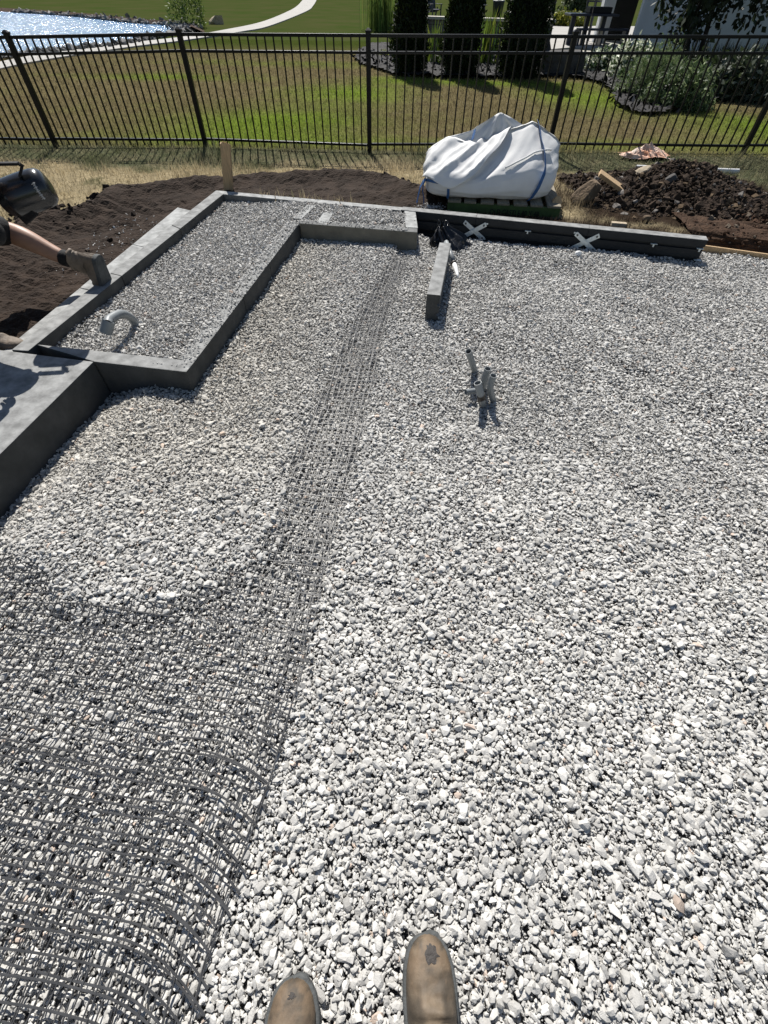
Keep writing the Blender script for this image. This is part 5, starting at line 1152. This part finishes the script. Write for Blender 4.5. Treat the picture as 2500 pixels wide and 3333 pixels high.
def finger_set(hand, fwd, side, grip, name='fingers'):
    lines = []
    for k, L in enumerate([.075, .085, .080, .062]):
        o = Vector(hand)+side*(k-1.5)*.019; a = o+fwd*.045; c = a+fwd*L*.45+grip*.018; d = c+fwd*L*.1+grip*L*.4
        skin_mesh('finger', [[(*o, .011), (*a, .0105), (*c, .0095), (*d, .008)]], 'skin', W, 1)
    o = Vector(hand)-side*.03; a = o-side*.022+fwd*.018; c = a+fwd*.03+grip*.02; skin_mesh('thumb', [[(*o, .012), (*a, .0115), (*c, .009)]], 'skin', W, 1)
finger_set(hn2, Vector((.80, .1, -.25)).normalized(), Vector((.1, .8, .5)).normalized(), Vector((-.2, 0, -1)).normalized())
finger_set(hn1, Vector((.15, -.1, -1)).normalized(), Vector((.3, .9, 0)).normalized(), Vector((-.9, .2, -.2)).normalized())
skin_mesh('shorts', [[(*hip, .168), (*h2, .125), (-2.50, 2.90, .56, .108), (K2[0]*.9-.25, K2[1]*.9+.28, K2[2]*.9+.056, .098), (K2[0]+.035, K2[1]+.02, K2[2]-.012, .086)],
                     [(*hip, .168), (*h1, .125), (-2.30, 2.46, .64, .108), (-2.03, 2.425, .70, .100), (-1.985, 2.415, .69, .094), (-2.02, 2.41, .63, .088)]], 'black', W)
skin_mesh('shirt', [[(-2.60, 2.62, .68, .165), (-2.50, 2.55, .80, .162), (-2.36, 2.46, .94, .172), (-2.26, 2.40, 1.02, .13)], [(-2.36, 2.46, .94, .172), (*sh2, .080), (-2.14, 2.64, .95, .066)], [(-2.36, 2.46, .94, .172), (*sh1, .080), (-2.09, 2.18, .90, .066)]], 'black', W)
b = MB(); lathe(b, Vector(hd)+Vector((.03, -.01, .015)), [(.112, 0), (.115, .05), (.09, .10), (.04, .125), (0, .13)], 24); b.build('cap', 'black', W)
b = MB()
for q in (-1, 1): b.tube([Vector(hd)+Vector((.10, q*.033, .0)), Vector(hd)+Vector((.108, q*.033, .0))], .010, 8)
b.tube([Vector(hd)+Vector((.085, 0, -.01)), Vector(hd)+Vector((.120, 0, -.03)), Vector(hd)+Vector((.10, 0, -.042))], [.010, .014, .010], 8); b.build('face', 'skin', W)
# sock, boots
sd2 = (Vector(A2t)-Vector(low2)).normalized()
skin_mesh('sock', [[(*(Vector(A2t)-sd2*.062), .0525), (*(Vector(A2t)-sd2*.03), .054), (*(Vector(A2t)+sd2*.03), .052)]], 'black', W)
def worker_boot(ank, toe_dir, tilt, zoff=0):
    q = empty('boot', ank, None); q.parent = W; q.matrix_parent_inverse = Matrix.Translation(-W.location)
    yaw = math.atan2(toe_dir[1], toe_dir[0])-math.pi/2
    Rm = Matrix.Rotation(yaw, 4, 'Z') @ Matrix.Rotation(tilt, 4, 'X')
    T = Matrix.Translation(Vector(ank)-(Rm @ Vector((0, -.243, .215)))) @ Rm
    boot(q, T, 'tan', 21, hole=False, shaft_h=.205); return q
q = empty('boot', A2_, None); q.parent = W; q.matrix_parent_inverse = Matrix.Translation(-W.location)
zl_ = (Vector(K2)-A2_); zl_.z *= .3; zl_.normalize(); yl_ = Vector((.10, 0, -1)); yl_ = (yl_-zl_*yl_.dot(zl_)).normalized(); Rb = Matrix((yl_.cross(zl_), yl_, zl_)).transposed().to_4x4()
boot(q, Matrix.Translation(A2_-zl_*.045-(Rb @ Vector((0, -.235, .175)))) @ Rb, 'tan', 21, hole=False, shaft_h=.195)
worker_boot((-2.41, 2.40, .275), (1.0, -.02), 0)
# canister in the worker's hand
ca, cb = GY(18, 655, 2.72), GY(152, 606, 2.80); ax = (cb-ca).normalized(); L = (cb-ca).length; x = ax.orthogonal().normalized(); yv = ax.cross(x)
e = empty('canister', (ca+cb)/2, 'glossy black rounded canister with grey script, a strap handle and a side buckle', 'canister')
RC = .088; pr_ = [(0, -.02), (.05, -.018), (.070, -.004), (.074, .02), (.086, .028), (RC, .045), (RC*1.02, L*.55), (RC*.99, L*.86), (RC*.93, L*.97), (RC*.78, L*1.045), (RC*.5, L*1.08), (0, L*1.088)]
b = MB(); N = 36; rings = [[b.bm.verts.new(ca+ax*z+(x*math.cos(2*math.pi*k/N)+yv*math.sin(2*math.pi*k/N))*r_) for k in range(N)] for r_, z in pr_]
for A, B in zip(rings, rings[1:]):
    for k in range(N): b.bm.faces.new((A[k], A[(k+1) % N], B[(k+1) % N], B[k])).smooth = True
bmesh.ops.remove_doubles(b.bm, verts=b.bm.verts, dist=1e-5); b.build('shell', 'shell', e)
tocam = (Vector((0, 0, CAM_H))-(ca+cb)/2); tocam = (tocam-ax*tocam.dot(ax)).normalized(); sid = ax.cross(tocam)
def onc(axial, ang, off=.001): return ca+ax*axial+(tocam*math.cos(ang)+sid*math.sin(ang))*(RC*1.0+off)
b = MB()
for k in range(9):
    a0 = -.50+k*.095; w_ = .045 if k % 3 else .075
    b.tube([onc(L*.86+.006*math.sin(j*1.25+k)+.003, -(a0+.08*j/6), .0012) for j in range(7)], .0020, 5)
    if k % 2 == 0: b.tube([onc(L*.86-.008, -(a0+.03), .0012), onc(L*.86+.012, -(a0+.05), .0012)], .0019, 5)
b.build('lettering', 'mark', e)
h0, h1_, h2_, h3 = GY(2, 536, 2.70), GY(60, 532, 2.72), GY(72, 540, 2.73), GY(62, 556, 2.72)
b = MB(); b.bar(h0-Vector((.06, 0, -.002)), h1_, .035, .012, bevel=.003); b.bar(h1_, h2_, .035, .012, bevel=.003); b.bar(h2_, h3-ax*.01-Vector((0, 0, .02)), .035, .012, bevel=.003); b.build('handle', 'black', e)
p = GY(92, 700, 2.72); b = MB(); b.box(p, (.085, .05, .05), Euler((0, -.5, 0)).to_matrix(), .008); bk = b.build('buckle', 'black', e)
# dark discs painting the shade inside the drilled holes of the end block
b = MB()
for (px, py), lab in zip([(1353, 706), (1350, 718), (1346, 742)], 'abc'):
    q = G(px, py, ZT); b = MB(); b.tube([q+Vector((0, 0, -.004)), q+Vector((0, 0, .001))], .007, 10)
    tag(b.build('hole_shade_disc', 'dark'), {'a': 'dark disc painting hole shade nearest the rear wall on the short end block', 'b': 'dark disc painting hole shade in the middle of the short end block', 'c': 'dark disc painting hole shade near the front of the short end block'}[lab], 'hole plug', 'dark discs painting hole shade on the end block')  # dark discs stand in for the drilled holes, not real plugs
